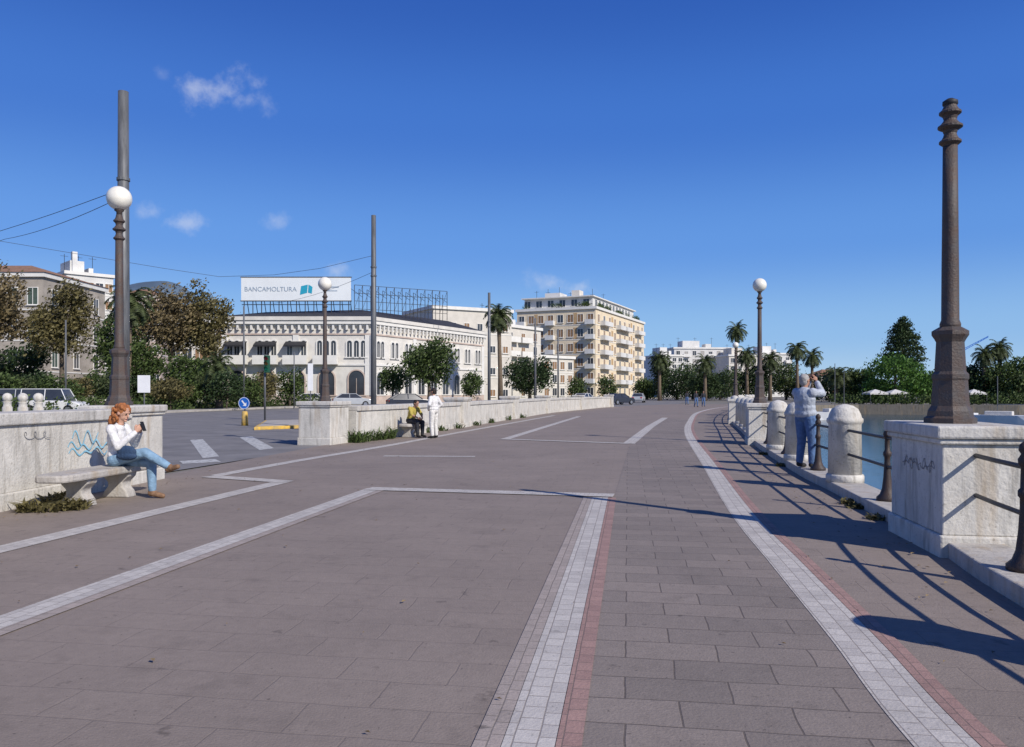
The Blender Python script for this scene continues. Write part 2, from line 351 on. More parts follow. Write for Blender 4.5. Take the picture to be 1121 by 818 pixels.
for q in ([(208,482),(222,481),(240,500),(222,502)],[(262,479),(276,478),(300,491),(284,493)],[(196,505),(236,503),(242,506),(200,508)]):
    p=[gp(*t,z=-.02) for t in q]; mb=MB().add([(v.x,v.y,-.014) for v in p],[(0,1,2,3)]); tag(mb.build('road_marking','paint'),kind='structure')
kerb_along('kerb',KC,-.24,.24,-.03,.14,'kerbstone')
# fallen leaves and crumbs
m=MB()
for _ in range(420):
    y=random.uniform(2.5,24); x=random.choice([random.uniform(wx(y)+.1,wx(y)+1.0),random.uniform(kx(y)-1.0,kx(y)-.26),random.uniform(wx(y)+.2,kx(y)-.3)])
    s=random.uniform(.008,.028); a=random.uniform(0,PI); z=.016
    c,sn=math.cos(a)*s,math.sin(a)*s
    m.add([(x-c,y-sn,z),(x+sn*.5,y-c*.5,z+.006),(x+c,y+sn,z+.002),(x-sn*.5,y+c*.5,z+.008)],[(0,1,2,3)])
tag(m.build('fallen_leaves','leaf_fallen'),'tiny dry leaves and crumbs scattered over the paving','leaves',None,'stuff')

# hills
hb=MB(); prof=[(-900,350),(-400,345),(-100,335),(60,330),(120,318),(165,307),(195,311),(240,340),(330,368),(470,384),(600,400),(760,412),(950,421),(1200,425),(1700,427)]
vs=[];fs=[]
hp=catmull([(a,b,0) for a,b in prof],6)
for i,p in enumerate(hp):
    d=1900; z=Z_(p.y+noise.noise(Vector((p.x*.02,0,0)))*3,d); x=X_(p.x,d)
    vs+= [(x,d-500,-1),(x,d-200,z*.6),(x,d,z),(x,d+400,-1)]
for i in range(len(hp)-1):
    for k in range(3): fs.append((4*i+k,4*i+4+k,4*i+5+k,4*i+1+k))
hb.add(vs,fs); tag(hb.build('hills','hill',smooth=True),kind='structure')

# ---------------------------------------------------------------- stone walls and piers
def pier(name,label,x,y,rz,w,l,h,group):
    r=empty(name,(x,y,0),rz,label,'pier',group)
    MB().box((-w/2-.03,-l/2-.03,-.03),(w/2+.03,l/2+.03,.2)).build('plinth','stone',r,bevel=.02)
    MB().box((-w/2,-l/2,.2),(w/2,l/2,h-.17)).build('shaft','stone',r,bevel=.012)
    MB().box((-w/2-.035,-l/2-.035,h-.17),(w/2+.035,l/2+.035,h-.12)).build('moulding','stone',r,bevel=.015)
    MB().box((-w/2-.065,-l/2-.065,h-.12),(w/2+.065,l/2+.065,h)).build('cap','stone_cap',r,bevel=.022)
    return r
def wall(name,label,P,th,h,group):
    r=empty(name,(P[0][0],P[0][1],0),0,label,'wall',group)
    L=[Vector((p[0]-P[0][0],p[1]-P[0][1],0)) for p in P]; nn=normals2(L)
    def ext(o0,o1,z0,z1,nm,m,bv):
        vs=[];fs=[]
        for i,p in enumerate(L):
            for o,z in ((o0,z0),(o0,z1),(o1,z1),(o1,z0)): vs.append((p.x+nn[i].x*o,p.y+nn[i].y*o,z))
        for i in range(len(L)-1):
            for k in range(4): fs.append((4*i+k,4*i+(k+1)%4,4*i+4+(k+1)%4,4*i+4+k))
        e=4*(len(L)-1); fs+= [(3,2,1,0),(e,e+1,e+2,e+3)]
        return MB().add(vs,fs).build(nm,m,r,bevel=bv)
    ext(-th-.02,.03,-.03,.22,'plinth','stone',.02)
    ext(-th,0,.22,h-.16,'panel','stone',.01)
    ext(-th-.05,.05,h-.16,h,'cap','stone_cap',.02)
    return r
GW='parapet walls and piers along the road side'
w1=wall('parapet_wall','long pale stone parapet wall with blue graffiti behind the woman on the bench',[(-7.3,-3),(-6.45,9.9),(-6.2,12.75)],.62,1.24,GW)
def wallpt(y,z,o=.004):
    t=(y-9.9)/(12.75-9.9); x=-6.45+.25*t; return Vector((x+o-(-7.3),y+3,z))
def stroke(pts,r,name,mat,par):
    mb=MB()
    for i in range(len(pts)-1):
        a,b=pts[i],pts[i+1]; d=(b-a)
        if d.length<1e-5: continue
        up=Vector((1,.09,0)).cross(d.normalized())*r
        o=Vector((.0006*i,0,0)); mb.add([a+up+o,b+up+o,b-up+o,a-up+o],[(0,1,2,3)])
    return mb.build(name,mat,par)
for (y0,z0,sx,sz,fr) in ((11.2,.72,.95,.05,3.5),(11.22,.63,.85,.04,3),(11.3,.84,.55,.08,2.2)):
    stroke([wallpt(y0+sx*k/60,z0+sz*math.sin(fr*2*PI*k/60)+.03*math.sin(k*.2)) for k in range(61)],.012,'graffiti','graf',w1)
stroke([wallpt(10.3+.06*math.cos(k*.5)+.014*k,.93+.05*math.sin(k*.5)) for k in range(36)],.005,'graffiti','grafdark',w1)
pier('stone_pier','stone end pier of the parapet wall carrying the left street lamp',-6.53,13.25,-R(5),.78,1.0,1.29,GW)
pier('stone_pier','stone pier beside the road crossing carrying the second left lamp',-5.55,23.2,-R(14),1.0,1.2,1.25,GW)
LAB=['low stone wall with weeds between the road crossing and the stone bench','pale stone parapet segment just past the man in white','distant parapet segment, third past the road crossing','distant parapet segment, fourth past the road crossing','farthest parapet segment near the apartment block']
PL=['stone pier just past the standing man in white','stone pier, second past the man in white','stone pier, third past the man in white','stone pier, fourth past the man in white','farthest stone pier of the left parapet']
YS=[23.8,34,45,57,69,82]
for i in range(5):
    ys=[YS[i]+(YS[i+1]-YS[i])*k/4 for k in range(5)]
    wall('parapet_wall',LAB[i],[(wx(y),y) for y in ys],.6,1.1,GW)
    y=YS[i+1]+.5; pier('stone_pier',PL[i],wx(y)-.3,y,-R(13),.85,1.1,1.3,GW)
GP='stone piers of the seaward balustrade'
PY=[7.8,23,38,52,66,80]
PLR=['big weathered stone pier with the globeless lamp post, right foreground','stone pier carrying the white-globed lamp post behind the photographer','stone pier of the balustrade, third from the camera','stone pier under the small far right lamp','stone pier of the balustrade, fifth from the camera','farthest stone pier of the balustrade']
rp=[]
for i,y in enumerate(PY):
    w,l=(.70,1.4) if i==0 else (.8,1.3)
    rp.append(pier('stone_pier',PLR[i],kx(y),y,-kdir(y) if i else -R(8.4),w,l,1.2,GP))
mb=MB()
for s_ in range(5):
    y0=-.5+s_*.17; pts=[Vector((-.3535-.0004*s_,y0+.05*math.cos(k*.8)+.008*k,.80+.07*math.sin(k*.9+s_*1.7)*math.cos(k*.3))) for k in range(16)]
    for i in range(15):
        a,b=pts[i],pts[i+1]; up=Vector((1,0,0)).cross((b-a).normalized())*.004; mb.add([a+up,b+up,b-up,a-up],[(0,1,2,3)])
mb.build('graffiti','grafdark',rp[0])
def bollard(label,y):
    r=empty('stone_bollard',(kx(y),y,.13),0,label,'bollard','round-topped stone bollards of the balustrade')
    MB().lathe([(.275,0),(.275,.10),(.26,.125)],n=24).build('foot','stone',r,True)
    MB().lathe([(.245,.12),(.235,.88),(.245,.90),(.262,.92),(.262,.97),(.24,.99),(.228,1.04),(.19,1.12),(.12,1.17),(.02,1.195)],n=28).build('shaft','stone',r,True)
BL=[(3.85,'stone bollard just right of the big foreground pier'),(12.06,'round-topped stone bollard nearest the big right pier'),(15.9,'round-topped stone bollard right behind the photographer'),(18.9,'round-topped stone bollard just left of the photographer')]
nums='one two three four five six seven eight nine ten eleven twelve thirteen fourteen fifteen sixteen'.split()
BL+=[(y,'round-topped stone bollard, number %s past the second lamp pier'%w) for y,w in zip((25.6,28.4,31.2,34.2,40.8,43.6,46.4,49.2,54.8,57.6,60.4,63.2,69,72,75,78),nums)]
for y,l in BL: bollard(l,y)
ipm=MB().lathe([(.13,0),(.13,.05),(.09,.09),(.065,.16),(.048,.3),(.036,.5),(.036,.56),(.05,.58),(.05,.62),(.034,.64),(.03,.8),(.046,.82),(.05,.86),(.028,.9),(.045,.93),(.04,.97),(.01,1.0)],n=14).mesh('post','iron',True)
def railing(label,ya,yb,posts):
    r=empty('iron_railing',(0,0,.13),0,label,'railing','iron railings of the balustrade')
    n=max(2,int((yb-ya)/.6)); ys=[ya+(yb-ya)*k/n for k in range(n+1)]
    for z in (.80,.44): MB().tube([(kx(y),y,z) for y in ys],.021,8).build('rail','rail',r,True)
    for y in posts: inst('post',ipm,r,(kx(y),y,0))
railing('iron railing running out of frame at the right edge',-3,7.2,[-1.5,2,6.0])
railing('iron railing between the two nearest piers, beside the photographer',8.4,22.4,[9.9,13.8,17.4,20.9])
railing('iron railing past the second lamp pier',23.6,37.4,[27,29.8,32.8,36])
railing('iron railing between third pier and far lamp pier',38.6,51.4,[39.8,42.2,45,47.8])
railing('far iron railing just past the far lamp pier',52.6,65.4,[56.2,59,62])
railing('farthest iron railing of the balustrade',66.6,79.4,[67.8,70.5,73.5])

# ---------------------------------------------------------------- lamp posts
def lamp(label,x,y,z0,globe=True,k=1.):
    r=empty('street_lamp',(x,y,z0),0,label,'street lamp','cast iron lamp posts on the piers')
    def S(p): return [(a*k,b) for a,b in p]
    MB().lathe(S([(.235,0),(.235,.05),(.205,.07),(.20,.12),(.17,.17),(.155,.42),(.165,.44),(.165,.48),(.14,.51),(.125,.80),(.14,.83),(.165,.87),(.165,.91),(.10,.95)]),n=8).build('base','rust',r)
    MB().lathe(S([(.092,.93),(.095,.98),(.08,1.02),(.077,1.5),(.072,2.0),(.066,2.755)]),n=20).build('shaft','rust',r,True)
    m=MB()
    for za,rr in ((2.74,.100),(2.89,.112),(3.03,.100)):
        m.lathe(S([(.060,za-.02),(.068,za+.005),(rr*.85,za+.02),(rr,za+.032),(rr,za+.05),(rr*.78,za+.068),(.062,za+.10),(.052,za+.145)]),n=18)
    m.build('collar','rust',r)
    if globe:
        MB().lathe(S([(.05,3.13),(.05,3.22),(.085,3.245),(.085,3.27)]),n=14).build('holder','rust',r,True); MB().ell((0,0,3.45),(.2,.2,.2),n=24).build('globe','globe',r,True)
    else: MB().lathe([(.05,3.13),(.072,3.155),(.07,3.185),(.03,3.21)],n=12).build('socket','dark',r,True)
lamp('tall dark lamp post missing its globe on the big right pier',4.34,7.78,1.2,False)
lamp('globe lamp post on the left end pier beside the tall grey pole',-6.55,13.1,1.29,k=.9)
lamp('globe lamp post on the pier past the road crossing',-5.5,23.1,1.25,k=.8)
lamp('globe lamp post behind the photographer on the right',kx(23)-.05,23,1.2,k=.85)
lamp('small far globe lamp post at the right of the promenade bend',kx(52),52,1.2,k=.9)
def cpole(label,x,y,h,r=.12):
    o=empty('steel_pole',(x,y,-.03),0,label,'pole','tall grey steel poles by the road')
    MB().tube([(0,0,0),(0,0,h*.5),(0,0,h)],[r*1.05,r,r*.85],14).build('shaft','steel',o,True)
    MB().lathe([(r*1.6,0),(r*1.6,.08),(r*1.15,.12)],n=14).build('foot','steel',o)
    for z in (h*.72,h*.76): MB().lathe([(r*1.1,z),(r*1.1,z+.06)],n=14).build('clamp','steel',o)
cpole('tall grey steel pole behind the left lamp',X_(135,17),17,Z_(99,17),.125)
cpole('tall grey steel pole beside the second left lamp',X_(409,28.7),28.7,Z_(235,28.7),.1)
cpole('grey steel pole in front of the palm by the old palazzo',X_(535.5,50.8),50.8,Z_(320,50.8),.1)
cpole('grey steel pole just left of the apartment block',X_(586,76),76,Z_(348,76),.1)
cpole('grey steel pole in front of the apartment block',X_(611,92),92,Z_(360,92),.1)
cpole('slim pale pole among the left trees',X_(72,60),60,Z_(350,60),.07)
cpole('slim pale pole before the left corner of the palazzo',X_(267,70),70,Z_(335,70),.08)
cpole('short grey pole between traffic light and second lamp',X_(322,75),75,Z_(385,75),.06)
def wire(label,P,r=.0075):
    tag(MB().tube(P,r,5).build('overhead_wire','wire'),label,'wire','overhead wires')
def far(p,q,k): return [p.lerp(q,t/8)-Vector((0,0,k*4*(t/8)*(1-t/8))) for t in range(9)]
wire('upper overhead wire running left from the tall pole',far(at(128,209,17),at(-90,277,25),.1))
wire('second overhead wire forking left from the tall pole',far(at(120,222,17),at(5,262,24),.1)+[at(-80,292,27)])
wire('long low overhead wire crossing from left edge to second pole',[at(-60,250,26),at(0,264,27),at(90,279,28),at(180,294,29),at(240,303,30),at(300,301,30),at(350,294,29),at(408,280,28.7)])
wire('short overhead wire reaching left of the second pole',far(at(408,298,28.7),at(300,332,45),.2))

# ---------------------------------------------------------------- bench
def bench(label,x,y,rz,L=2.2):
    r=empty('stone_bench',(x,y,0),rz,label,'bench','stone benches against the wall')
    poly=[]
    for k in range(24):
        t=2*PI*k/24; c,s=math.cos(t),math.sin(t); poly.append((.25*math.copysign(abs(c)**.5,c),L/2*math.copysign(abs(s)**.25,s)))
    MB().prism(poly,.36,.46).build('seat','kerbstone',r,bevel=.025)
    for s in (-.62,.28):
        m=MB()
        prof=[(-.20,0),(.20,0),(.17,.09),(.11,.16),(.11,.22),(.19,.30),(.21,.365),(-.21,.365),(-.19,.30),(-.11,.22),(-.11,.16),(-.17,.09)]
        m.xprism(prof,s-.01,s+.21); m.build('leg','kerbstone',r,bevel=.02)
    return r
bench('grey stone bench the red-haired woman sits on',-5.70,10.95,-R(6),2.3)
bench('small far stone bench under the seated man in yellow',-3.35,26.9,-R(15),1.8)

# ---------------------------------------------------------------- vegetation
def leafcloud(mb,lobes,n,s,seed=0,gap=-.12,flat=1.):
    vol=[l[3]*l[4]*l[5] for l in lobes]; tot=sum(vol)
    for li,l in enumerate(lobes):
        k=int(n*vol[li]/tot)
        for _ in range(k):
            while True:
                v=Vector((random.uniform(-1,1),random.uniform(-1,1),random.uniform(-1,1)))
                q=v.length
                if q<1 and random.random()<.25+.75*q: break
            p=Vector((l[0]+v.x*l[3],l[1]+v.y*l[4],l[2]+v.z*l[5]))
            if noise.noise(p*(1.1/max(.5,l[3]))+Vector((seed,0,0)))<gap: continue
            for __ in range(2):
                a=Vector((random.gauss(0,1),random.gauss(0,1),random.gauss(0,1)*flat)).normalized(); b=a.orthogonal().normalized()
                c=a.cross(b); ss=s*random.uniform(.55,1.3); pp=p+Vector((random.gauss(0,s),random.gauss(0,s),random.gauss(0,s)*.8))*.8
                if pp.z<.05: pp.z=.05+random.random()*.3
                mb.add([pp-b*ss*.5,pp+c*ss*.3,pp+b*ss*.6,pp-c*ss*.3],[(0,1,2,3)])
def tree(name,label,x,y,zc,rx,rz,mat,n=1500,s=.32,group='trees',cat='tree',lobes=14,gap=-.2,trunk=None,fill=.75):
    r=empty(name,(x,y,0),0,label,cat,group)
    sd=random.uniform(0,99); L=[(0,0,zc,rx*fill,rx*fill,rz*fill)]
    for i in range(lobes):
        t=i*2.4+random.random(); h=random.uniform(-.75,.8); q=math.sqrt(max(0,1-h*h))*random.uniform(.5,.78)
        k=random.uniform(.28,.46)
        L.append((rx*q*math.cos(t),rx*q*math.sin(t),zc+rz*h*.72,rx*k,rx*k,rz*k*.9))
    m=MB(); leafcloud(m,L,n,s,sd,gap); m.build('crown',mat,r)
    tr=trunk or max(.12,rx*.07); base=max(.3,zc-rz*.6)
    b=MB(); b.tube([(0,0,-.05),(tr*.3,0,base*.5),(0,tr*.3,base),(0,0,zc)],[tr*1.25,tr,tr*.8,tr*.35],8)
    for l in L[1:7]: b.tube([(0,0,base*.9),(l[0]*.5,l[1]*.5,(base+l[2])*.5),(l[0],l[1],l[2])],[tr*.5,tr*.32,tr*.1],5)
    b.build('trunk','bark',r,True)
    return r
def palm(label,x,y,h,fl=2.6,n=34,r0=.28,group='palm trees'):
    r=empty('palm_tree',(x,y,0),0,label,'palm tree',group)
    lean=random.uniform(-.3,.3)
    MB().tube([(0,0,-.05),(lean*.2,0,h*.35),(lean*.6,0,h*.7),(lean,0,h)],[r0*1.3,r0,r0*.85,r0*1.1],9).build('trunk','palmbark',r,True)
    m=MB()
    for i in range(n):
        az=i*2.4; el=R(75-125*(i/n)+random.uniform(-8,8)); p=Vector((lean,0,h)); d=Vector((math.cos(az)*math.cos(el),math.sin(az)*math.cos(el),math.sin(el))); seg=9
        for k in range(seg):
            q=p+d*fl/seg; side=d.cross(Vector((0,0,1))).normalized(); upv=side.cross(d)
            wl=fl*.26*math.sin(PI*(k+.8)/(seg+1))**.6
            for sgn in (-1,1):
                for u in (0,.33,.66):
                    pp=p.lerp(q,u); e=pp+side*sgn*wl+d*wl*.5-upv*wl*random.uniform(.1,.6)
                    m.add([pp,pp+d*fl/seg*.36,e],[(0,1,2)])
            m.add([p-upv*.02,q-upv*.02,q+upv*.03,p+upv*.03],[(0,1,2,3)])
            p=q; d=(d+Vector((0,0,-.17-.025*k))).normalized()
    m.build('crown','leaf_palm',r)
    return r
def T(label,px0,px1,y0,y1,d,mat,n=1500,s=.32,name='broadleaf_tree',**k):
    return tree(name,label,X_((px0+px1)/2,d),d,Z_((y0+y1)/2,d),(px1-px0)/2/F*d,(y1-y0)/2/F*d,mat,n,s,**k)
G1='street trees in front of the old buildings'
T('olive brown tree at the left edge of the picture',-46,26,280,400,72,'leaf_brown',4600,.32,group=G1,gap=-.12,fill=.6)
T('browning tree between left edge and pale pole',30,104,300,402,76,'leaf_olive',5000,.32,group=G1,gap=-.12,fill=.62)
T('large brown tree, left one of the pair before the palazzo',156,218,302,408,84,'leaf_brown',4400,.34,group=G1,gap=-.12,fill=.6)
T('large olive tree, right one of the pair before the palazzo',194,254,297,410,86,'leaf_olive',4400,.34,group=G1,gap=-.12,fill=.6)
T('dark green tree between the two groups of brown trees',100,162,326,418,95,'leaf_green',3600,.4,group=G1,gap=-.15,fill=.65)
T('low green tree behind the white panel sign',114,182,368,430,80,'leaf_green',3000,.32,group=G1)
T('low dark tree under the browning tree at left',-10,52,374,428,82,'leaf_dark',2600,.34,group=G1)
T('low green tree below the pair of large brown trees',180,240,388,432,78,'leaf_green',2600,.32,group=G1)
T('rounded green tree before the wing of the old palazzo',440,499,358,430,84,'leaf_green',4000,.3,group=G1)
T('small green tree left of the rounded tree by the palazzo',413,446,396,434,88,'leaf_green',1500,.28,group=G1)
T('small dark tree at the palazzo entrance steps',300,334,402,438,84,'leaf_green',1400,.26,group=G1)
T('dark green tree at the foot of the cream block left of the big flats',551,608,388,438,112,'leaf_dark',3600,.36,group=G1)
T('slim tree beside the steel pole before the palazzo wing',503,528,403,437,100,'leaf_green',1000,.3,group=G1)
T('small street tree below the apartment block, left',620,644,410,438,135,'leaf_green',900,.36,group=G1)
T('small street tree below the apartment block, right',652,676,410,438,150,'leaf_green',900,.4,group=G1)
T('slender tree beside the right corner of the apartment block',712,736,382,438,150,'leaf_dark',1700,.42,group=G1)
palm('tall palm tree beside the old palazzo wing',X_(548,105),105,Z_(346,105),2.5,48,.3)
palm('palm tree among the brown trees at left',X_(140,78),78,Z_(330,78),2.8,44)
palm('short palm behind the traffic light',X_(240,70),70,Z_(400,70),2.0,30)
G2='shrubs on the verge beyond the road'
ad=['leftmost','second','third','fourth','fifth','sixth','seventh','eighth','ninth','tenth','eleventh','twelfth','thirteenth','fourteenth','fifteenth']
for i in range(15):
    px=2+i*20.5; d=60+(i%3)*4+i*.6; top=random.choice([404,410,416,413]); x=X_(px,d)
    mname=['leaf_green','leaf_palm','leaf_dark','leaf_green','leaf_olive'][i%5]
    tree('verge_shrub','%s shrub from the left along the far side of the road'%ad[i],x,d,Z_((top+441)/2,d),random.uniform(1.3,1.9),(441-top)/2/F*d+.2,mname,1500,.22,G2,'shrub',8,-.25,trunk=.06)
m=MB(); lob=[]
for i,p in enumerate(RKc):
    if 30<p.y<92:
        for k in range(3): lob.append((p.x-4.2-random.uniform(0,5),p.y+random.uniform(-2,2),.5,2.2,2.2,.75))
leafcloud(m,lob,9000,.24,3,-.3); tag(m.build('ground_cover','leaf_green'),'low mixed ground cover plants filling the verge beyond the road','plants',None,'stuff')
m=MB(); lob=[]
for k in range(70):
    x=44+k*1.35; y=(102-(x-45)*.35 if x<62 else 96)+2.2; lob.append((x,y+random.uniform(-.5,1),.55,1.7,1.4,random.uniform(.6,1.1)))
leafcloud(m,lob,9000,.28,5,-.35); tag(m.build('quay_hedge','leaf_green'),'low continuous greenery along the edge of the far quay','hedge',None,'stuff')
G3='trees along the far waterfront'
FT=[(718,764,400,440,165,'leaf_dark','dark tree left of the distant bend lamp'),(740,776,394,440,175,'leaf_green','green tree behind the distant walkers'),
(808,846,396,440,150,'leaf_dark','dark tree just left of the right globe lamp post'),(841,880,394,440,165,'leaf_green','green tree between white houses and photographer'),
(894,940,402,446,132,'leaf_dark','dark tree just right of the photographer'),(920,962,400,447,124,'leaf_green','low green tree between photographer and round tree'),
(938,1022,384,450,118,'leaf_bright','big bright green rounded tree below the conifer'),(1008,1056,402,448,122,'leaf_green','low green tree behind the big foreground pier'),
(1042,1096,396,450,114,'leaf_dark','dark tree right of the foreground lamp post'),(1074,1156,388,451,110,'leaf_green','spreading green tree at the right edge'),
(772,804,404,440,170,'leaf_dark','dark tree below the far bend lamp'),(694,722,412,439,170,'leaf_green','low green tree right of the apartment block'),(866,902,406,442,160,'leaf_dark','dark tree behind the photographer'),
(786,822,400,440,185,'leaf_green','green tree under the tall palm'),(752,792,406,440,150,'leaf_dark','low dark tree over the end of the promenade')]
for a,b,c,e,d,m_,l in FT: T(l,a,b,c,e,d,m_,5600 if b-a>50 else (3200 if b-a>36 else 2000),.40,group=G3,gap=-.26,fill=.82)
PLM=[(805,358,150,'tall palm with the highest crown, right of the bend lamp'),(772,393,145,'stout palm above the distant walkers'),(818,385,148,'palm just left of the right lamp post'),(873,378,150,'left one of two tall palms above the photographer'),(889,386,155,'right one of two tall palms above the photographer'),(843,390,148,'palm just right of the right lamp post'),(722,390,148,'palm beside the apartment block corner'),(1077,384,112,'left palm of the pair right of the crane'),(1095,378,112,'right palm of the pair right of the crane'),(915,408,122,'low palm right of the photographer')]
for px,py,d,l in PLM: palm(l,X_(px,d),d,Z_(py+4,d),2.6 if d>120 else 2.1,40,.32)
cr=empty('conifer_tree',(X_(988,170),170,0),0,'dark layered conifer rising above the bright green tree','conifer','conifers on the waterfront'); m=MB()
zt=Z_(350,170); zb=Z_(406,170)
for i in range(10):
    f=i/9; z=zt-(zt-zb)*f; rr=.6+4.3*min(1,f*1.4)**.75
    nb=7 if i else 2
    for k in range(nb):
        a=k*2*PI/nb+i*.9+random.uniform(-.2,.2); q=rr*random.uniform(.45,.68); leafcloud(m,[(math.cos(a)*q,math.sin(a)*q,z-random.uniform(0,.3),rr*.44,rr*.44,.42)],85,.48,i,-.35)
m.build('crown','leaf_dark',cr); MB().tube([(0,0,-.05),(0,0,zt)],[.5,.08],8).build('trunk','bark',cr,True)
def weeds(label,pts,n,h,mat='leaf_green'):
    m=MB()
    for (x,y,r) in pts:
        for _ in range(n):
            a=random.uniform(0,2*PI); q=r*math.sqrt(random.random()); p=Vector((x+q*math.cos(a),y+q*math.sin(a),-.02)); t=Vector((random.gauss(0,.5),random.gauss(0,.5),1)).normalized()*h*random.uniform(.4,1.2)
            s=Vector((random.gauss(0,1),random.gauss(0,1),0)).normalized()*.012
            mid=p+t*.6; tip=p+t+Vector((t.x,t.y,-.2*h))
            m.add([p-s,p+s,mid+s*1.6,mid-s*1.6],[(0,1,2,3)]); m.add([mid-s*1.6,mid+s*1.6,tip],[(0,1,2)])
    tag(m.build('weeds',mat),label,'weeds',None,'stuff')
weeds('green weeds growing under the near end of the stone bench',[(-5.85,10.0,.22),(-6.1,10.5,.2),(-5.6,10.1,.12),(-6.1,9.9,.12),(-6.25,10.9,.1)],95,.22,'leaf_olive')
weeds('weeds climbing at the foot of the low wall past the crossing',[(wx(y)+random.uniform(0,.15),y,.22) for y in (23.6,24.1,24.6,25.0,25.6,26)],80,.5)
weeds('sparse weeds at the foot of the far parapet',[(wx(y)+.1,y,.25) for y in (29.5,31,33,36,39,43,47)],60,.35)
weeds('weeds in the gap along the seaward kerb',[(kx(y)-.3,y,.12) for y in (10.2,10.6,9.3,16,19)],70,.12,'leaf_olive')

# ---------------------------------------------------------------- buildings
wc={}
def winmesh(w,h,style,pane,frame):
    k=(round(w,3),round(h,3),style,pane,frame)
    if k in wc: return wc[k]
    f=MB(); p=MB()
    if style=='arch':
        hh=h-w/2; t=.16
        arc=[(math.cos(a),math.sin(a)) for a in [PI*i/10 for i in range(11)]]
        O=[(w/2+t,0)]+[(c*(w/2+t),hh+s*(w/2+t)) for c,s in arc]+[(-w/2-t,0)]
        I=[(w/2,0)]+[(c*w/2,hh+s*w/2) for c,s in arc]+[(-w/2,0)]
        n=len(O); vs=[(a,-.12,b) for a,b in O]+[(a,-.12,b) for a,b in I]+[(a,0,b) for a,b in O]+[(a,0,b) for a,b in I]; fs=[]
        for i in range(n-1): fs+=[(i,i+1,n+i+1,n+i),(i,2*n+i,2*n+i+1,i+1),(n+i,n+i+1,3*n+i+1,3*n+i)]
        f.add(vs,fs); f.box((-.03,-.06,0),(.03,-.02,hh)); f.box((-w/2-t-.1,-.2,-.12),(w/2+t+.1,0,0))
        p.add([(a,-.012,b) for a,b in I],[tuple(range(n-1,-1,-1))])
    else:
        t=.09
        f.box((-w/2-t,-.08,-t),(w/2+t,0,0)); f.box((-w/2-t,-.08,h),(w/2+t,0,h+t)); f.box((-w/2-t,-.08,0),(-w/2,0,h)); f.box((w/2,-.08,0),(w/2+t,0,h)); f.box((-.035,-.05,0),(.035,-.02,h))
        if style=='sill': f.box((-w/2-.2,-.2,-.17),(w/2+.2,0,-t-.002))
        p.add([(-w/2,-.012,0),(w/2,-.012,0),(w/2,-.012,h),(-w/2,-.012,h)],[(0,1,2,3)])
    wc[k]=(f.mesh('window',frame),p.mesh('pane',pane)); return wc[k]
def window(par,x,y,z,ang=0,w=1.2,h=1.5,style='rect',pane='glass',frame='trim'):
    a,b=winmesh(w,h,style,pane,frame); o=inst('window',a,par,(x,y,z),ang); inst('pane',b,o); return o
bc={}
def balcony(par,x,y,z,ang,w,d,mat):
    k=(round(w,3),d,mat)
    if k not in bc:
        m=MB().box((-w/2,-d,-.15),(w/2,-.003,0)); m.box((-w/2,-d,0),(w/2,-d+.08,.95)); m.box((-w/2,-d+.08,0),(-w/2+.08,-.003,.95)); m.box((w/2-.08,-d+.08,0),(w/2,-.003,.95)); bc[k]=m.mesh('balcony',mat)
    return inst('balcony',bc[k],par,(x,y,z),ang)
def block(label,px0,d0,px1,d1,D_,top,floors,cols,wall_='cream',scols=3,panes=('glass','shutter'),bal=(),balm='trim',name='apartment_building',group='buildings of the waterfront town',w=1.3,h=1.6,tophut=True,roof=None,sbal=()):
    A=Vector((X_(px0,d0),d0,0)); B=Vector((X_(px1,d1),d1,0)); ang=math.atan2(B.y-A.y,B.x-A.x); L=(B-A).length; HH=Z_(top,min(d0,d1))
    r=empty(name,A-Vector((0,0,.04)),ang,label,'building',group)
    MB().box((0,0,0),(L,D_,HH-.6)).build('wall',wall_,r)
    MB().box((-.35,-.35,HH-.6),(L+.35,D_+.35,HH)).build('cornice','trim',r)
    if tophut:
        MB().box((L*.2,D_*.25,HH),(L*.5,D_*.7,HH+2.6)).build('roof_hut',wall_,r); MB().box((L*.62,D_*.3,HH),(L*.72,D_*.6,HH+1.5)).build('roof_hut','whitewall',r)
        a=MB()
        for k in range(3):
            xx=L*(.15+.3*k); a.tube([(xx,D_*.4,HH),(xx,D_*.4,HH+4.)],.05,5); a.tube([(xx-.7,D_*.4,HH+3.6),(xx+.7,D_*.4,HH+3.6)],.04,4)
        a.build('antenna','dark',r)
    if roof:
        o=.5; MB().add([(-o,-o,HH+.002),(L+o,-o,HH+.002),(L+o,D_+o,HH+.002),(-o,D_+o,HH+.002),(min(D_*.4,L*.4),D_/2,HH+2.2),(max(L-D_*.4,L*.6),D_/2,HH+2.2)],[(0,1,5,4),(1,2,5),(2,3,4,5),(3,0,4)]).build('roof',roof,r)
    fh=(HH-1.)/floors; rnd=random.Random(len(label))
    for f in range(floors):
        z=.9+f*fh
        if f: MB().box((-.06,-.06,z-.75),(L+.06,D_+.06,z-.6)).build('string_course','trim',r)
        for c in range(cols):
            x=L*(c+.5)/cols; bb=c in bal and f>0
            window(r,x,-.001,z-(.5 if bb else 0),0,w,min(h+(.5 if bb else 0),fh-1.),'rect' if bb else 'sill',rnd.choice(panes))
            if bb: balcony(r,x,0,z-.5,0,L/cols*.86,1.2,balm)
        for c in range(scols):
            y=D_*(c+.5)/scols; bb=c in sbal and f>0
            window(r,L+.001,y,z-(.5 if bb else 0),PI/2,w,min(h+(.5 if bb else 0),fh-1.),'rect' if bb else 'sill',rnd.choice(panes))
            if bb: balcony(r,L,y,z-.5,PI/2,D_/scols*1.5,1.3,balm)
    return r,L,HH
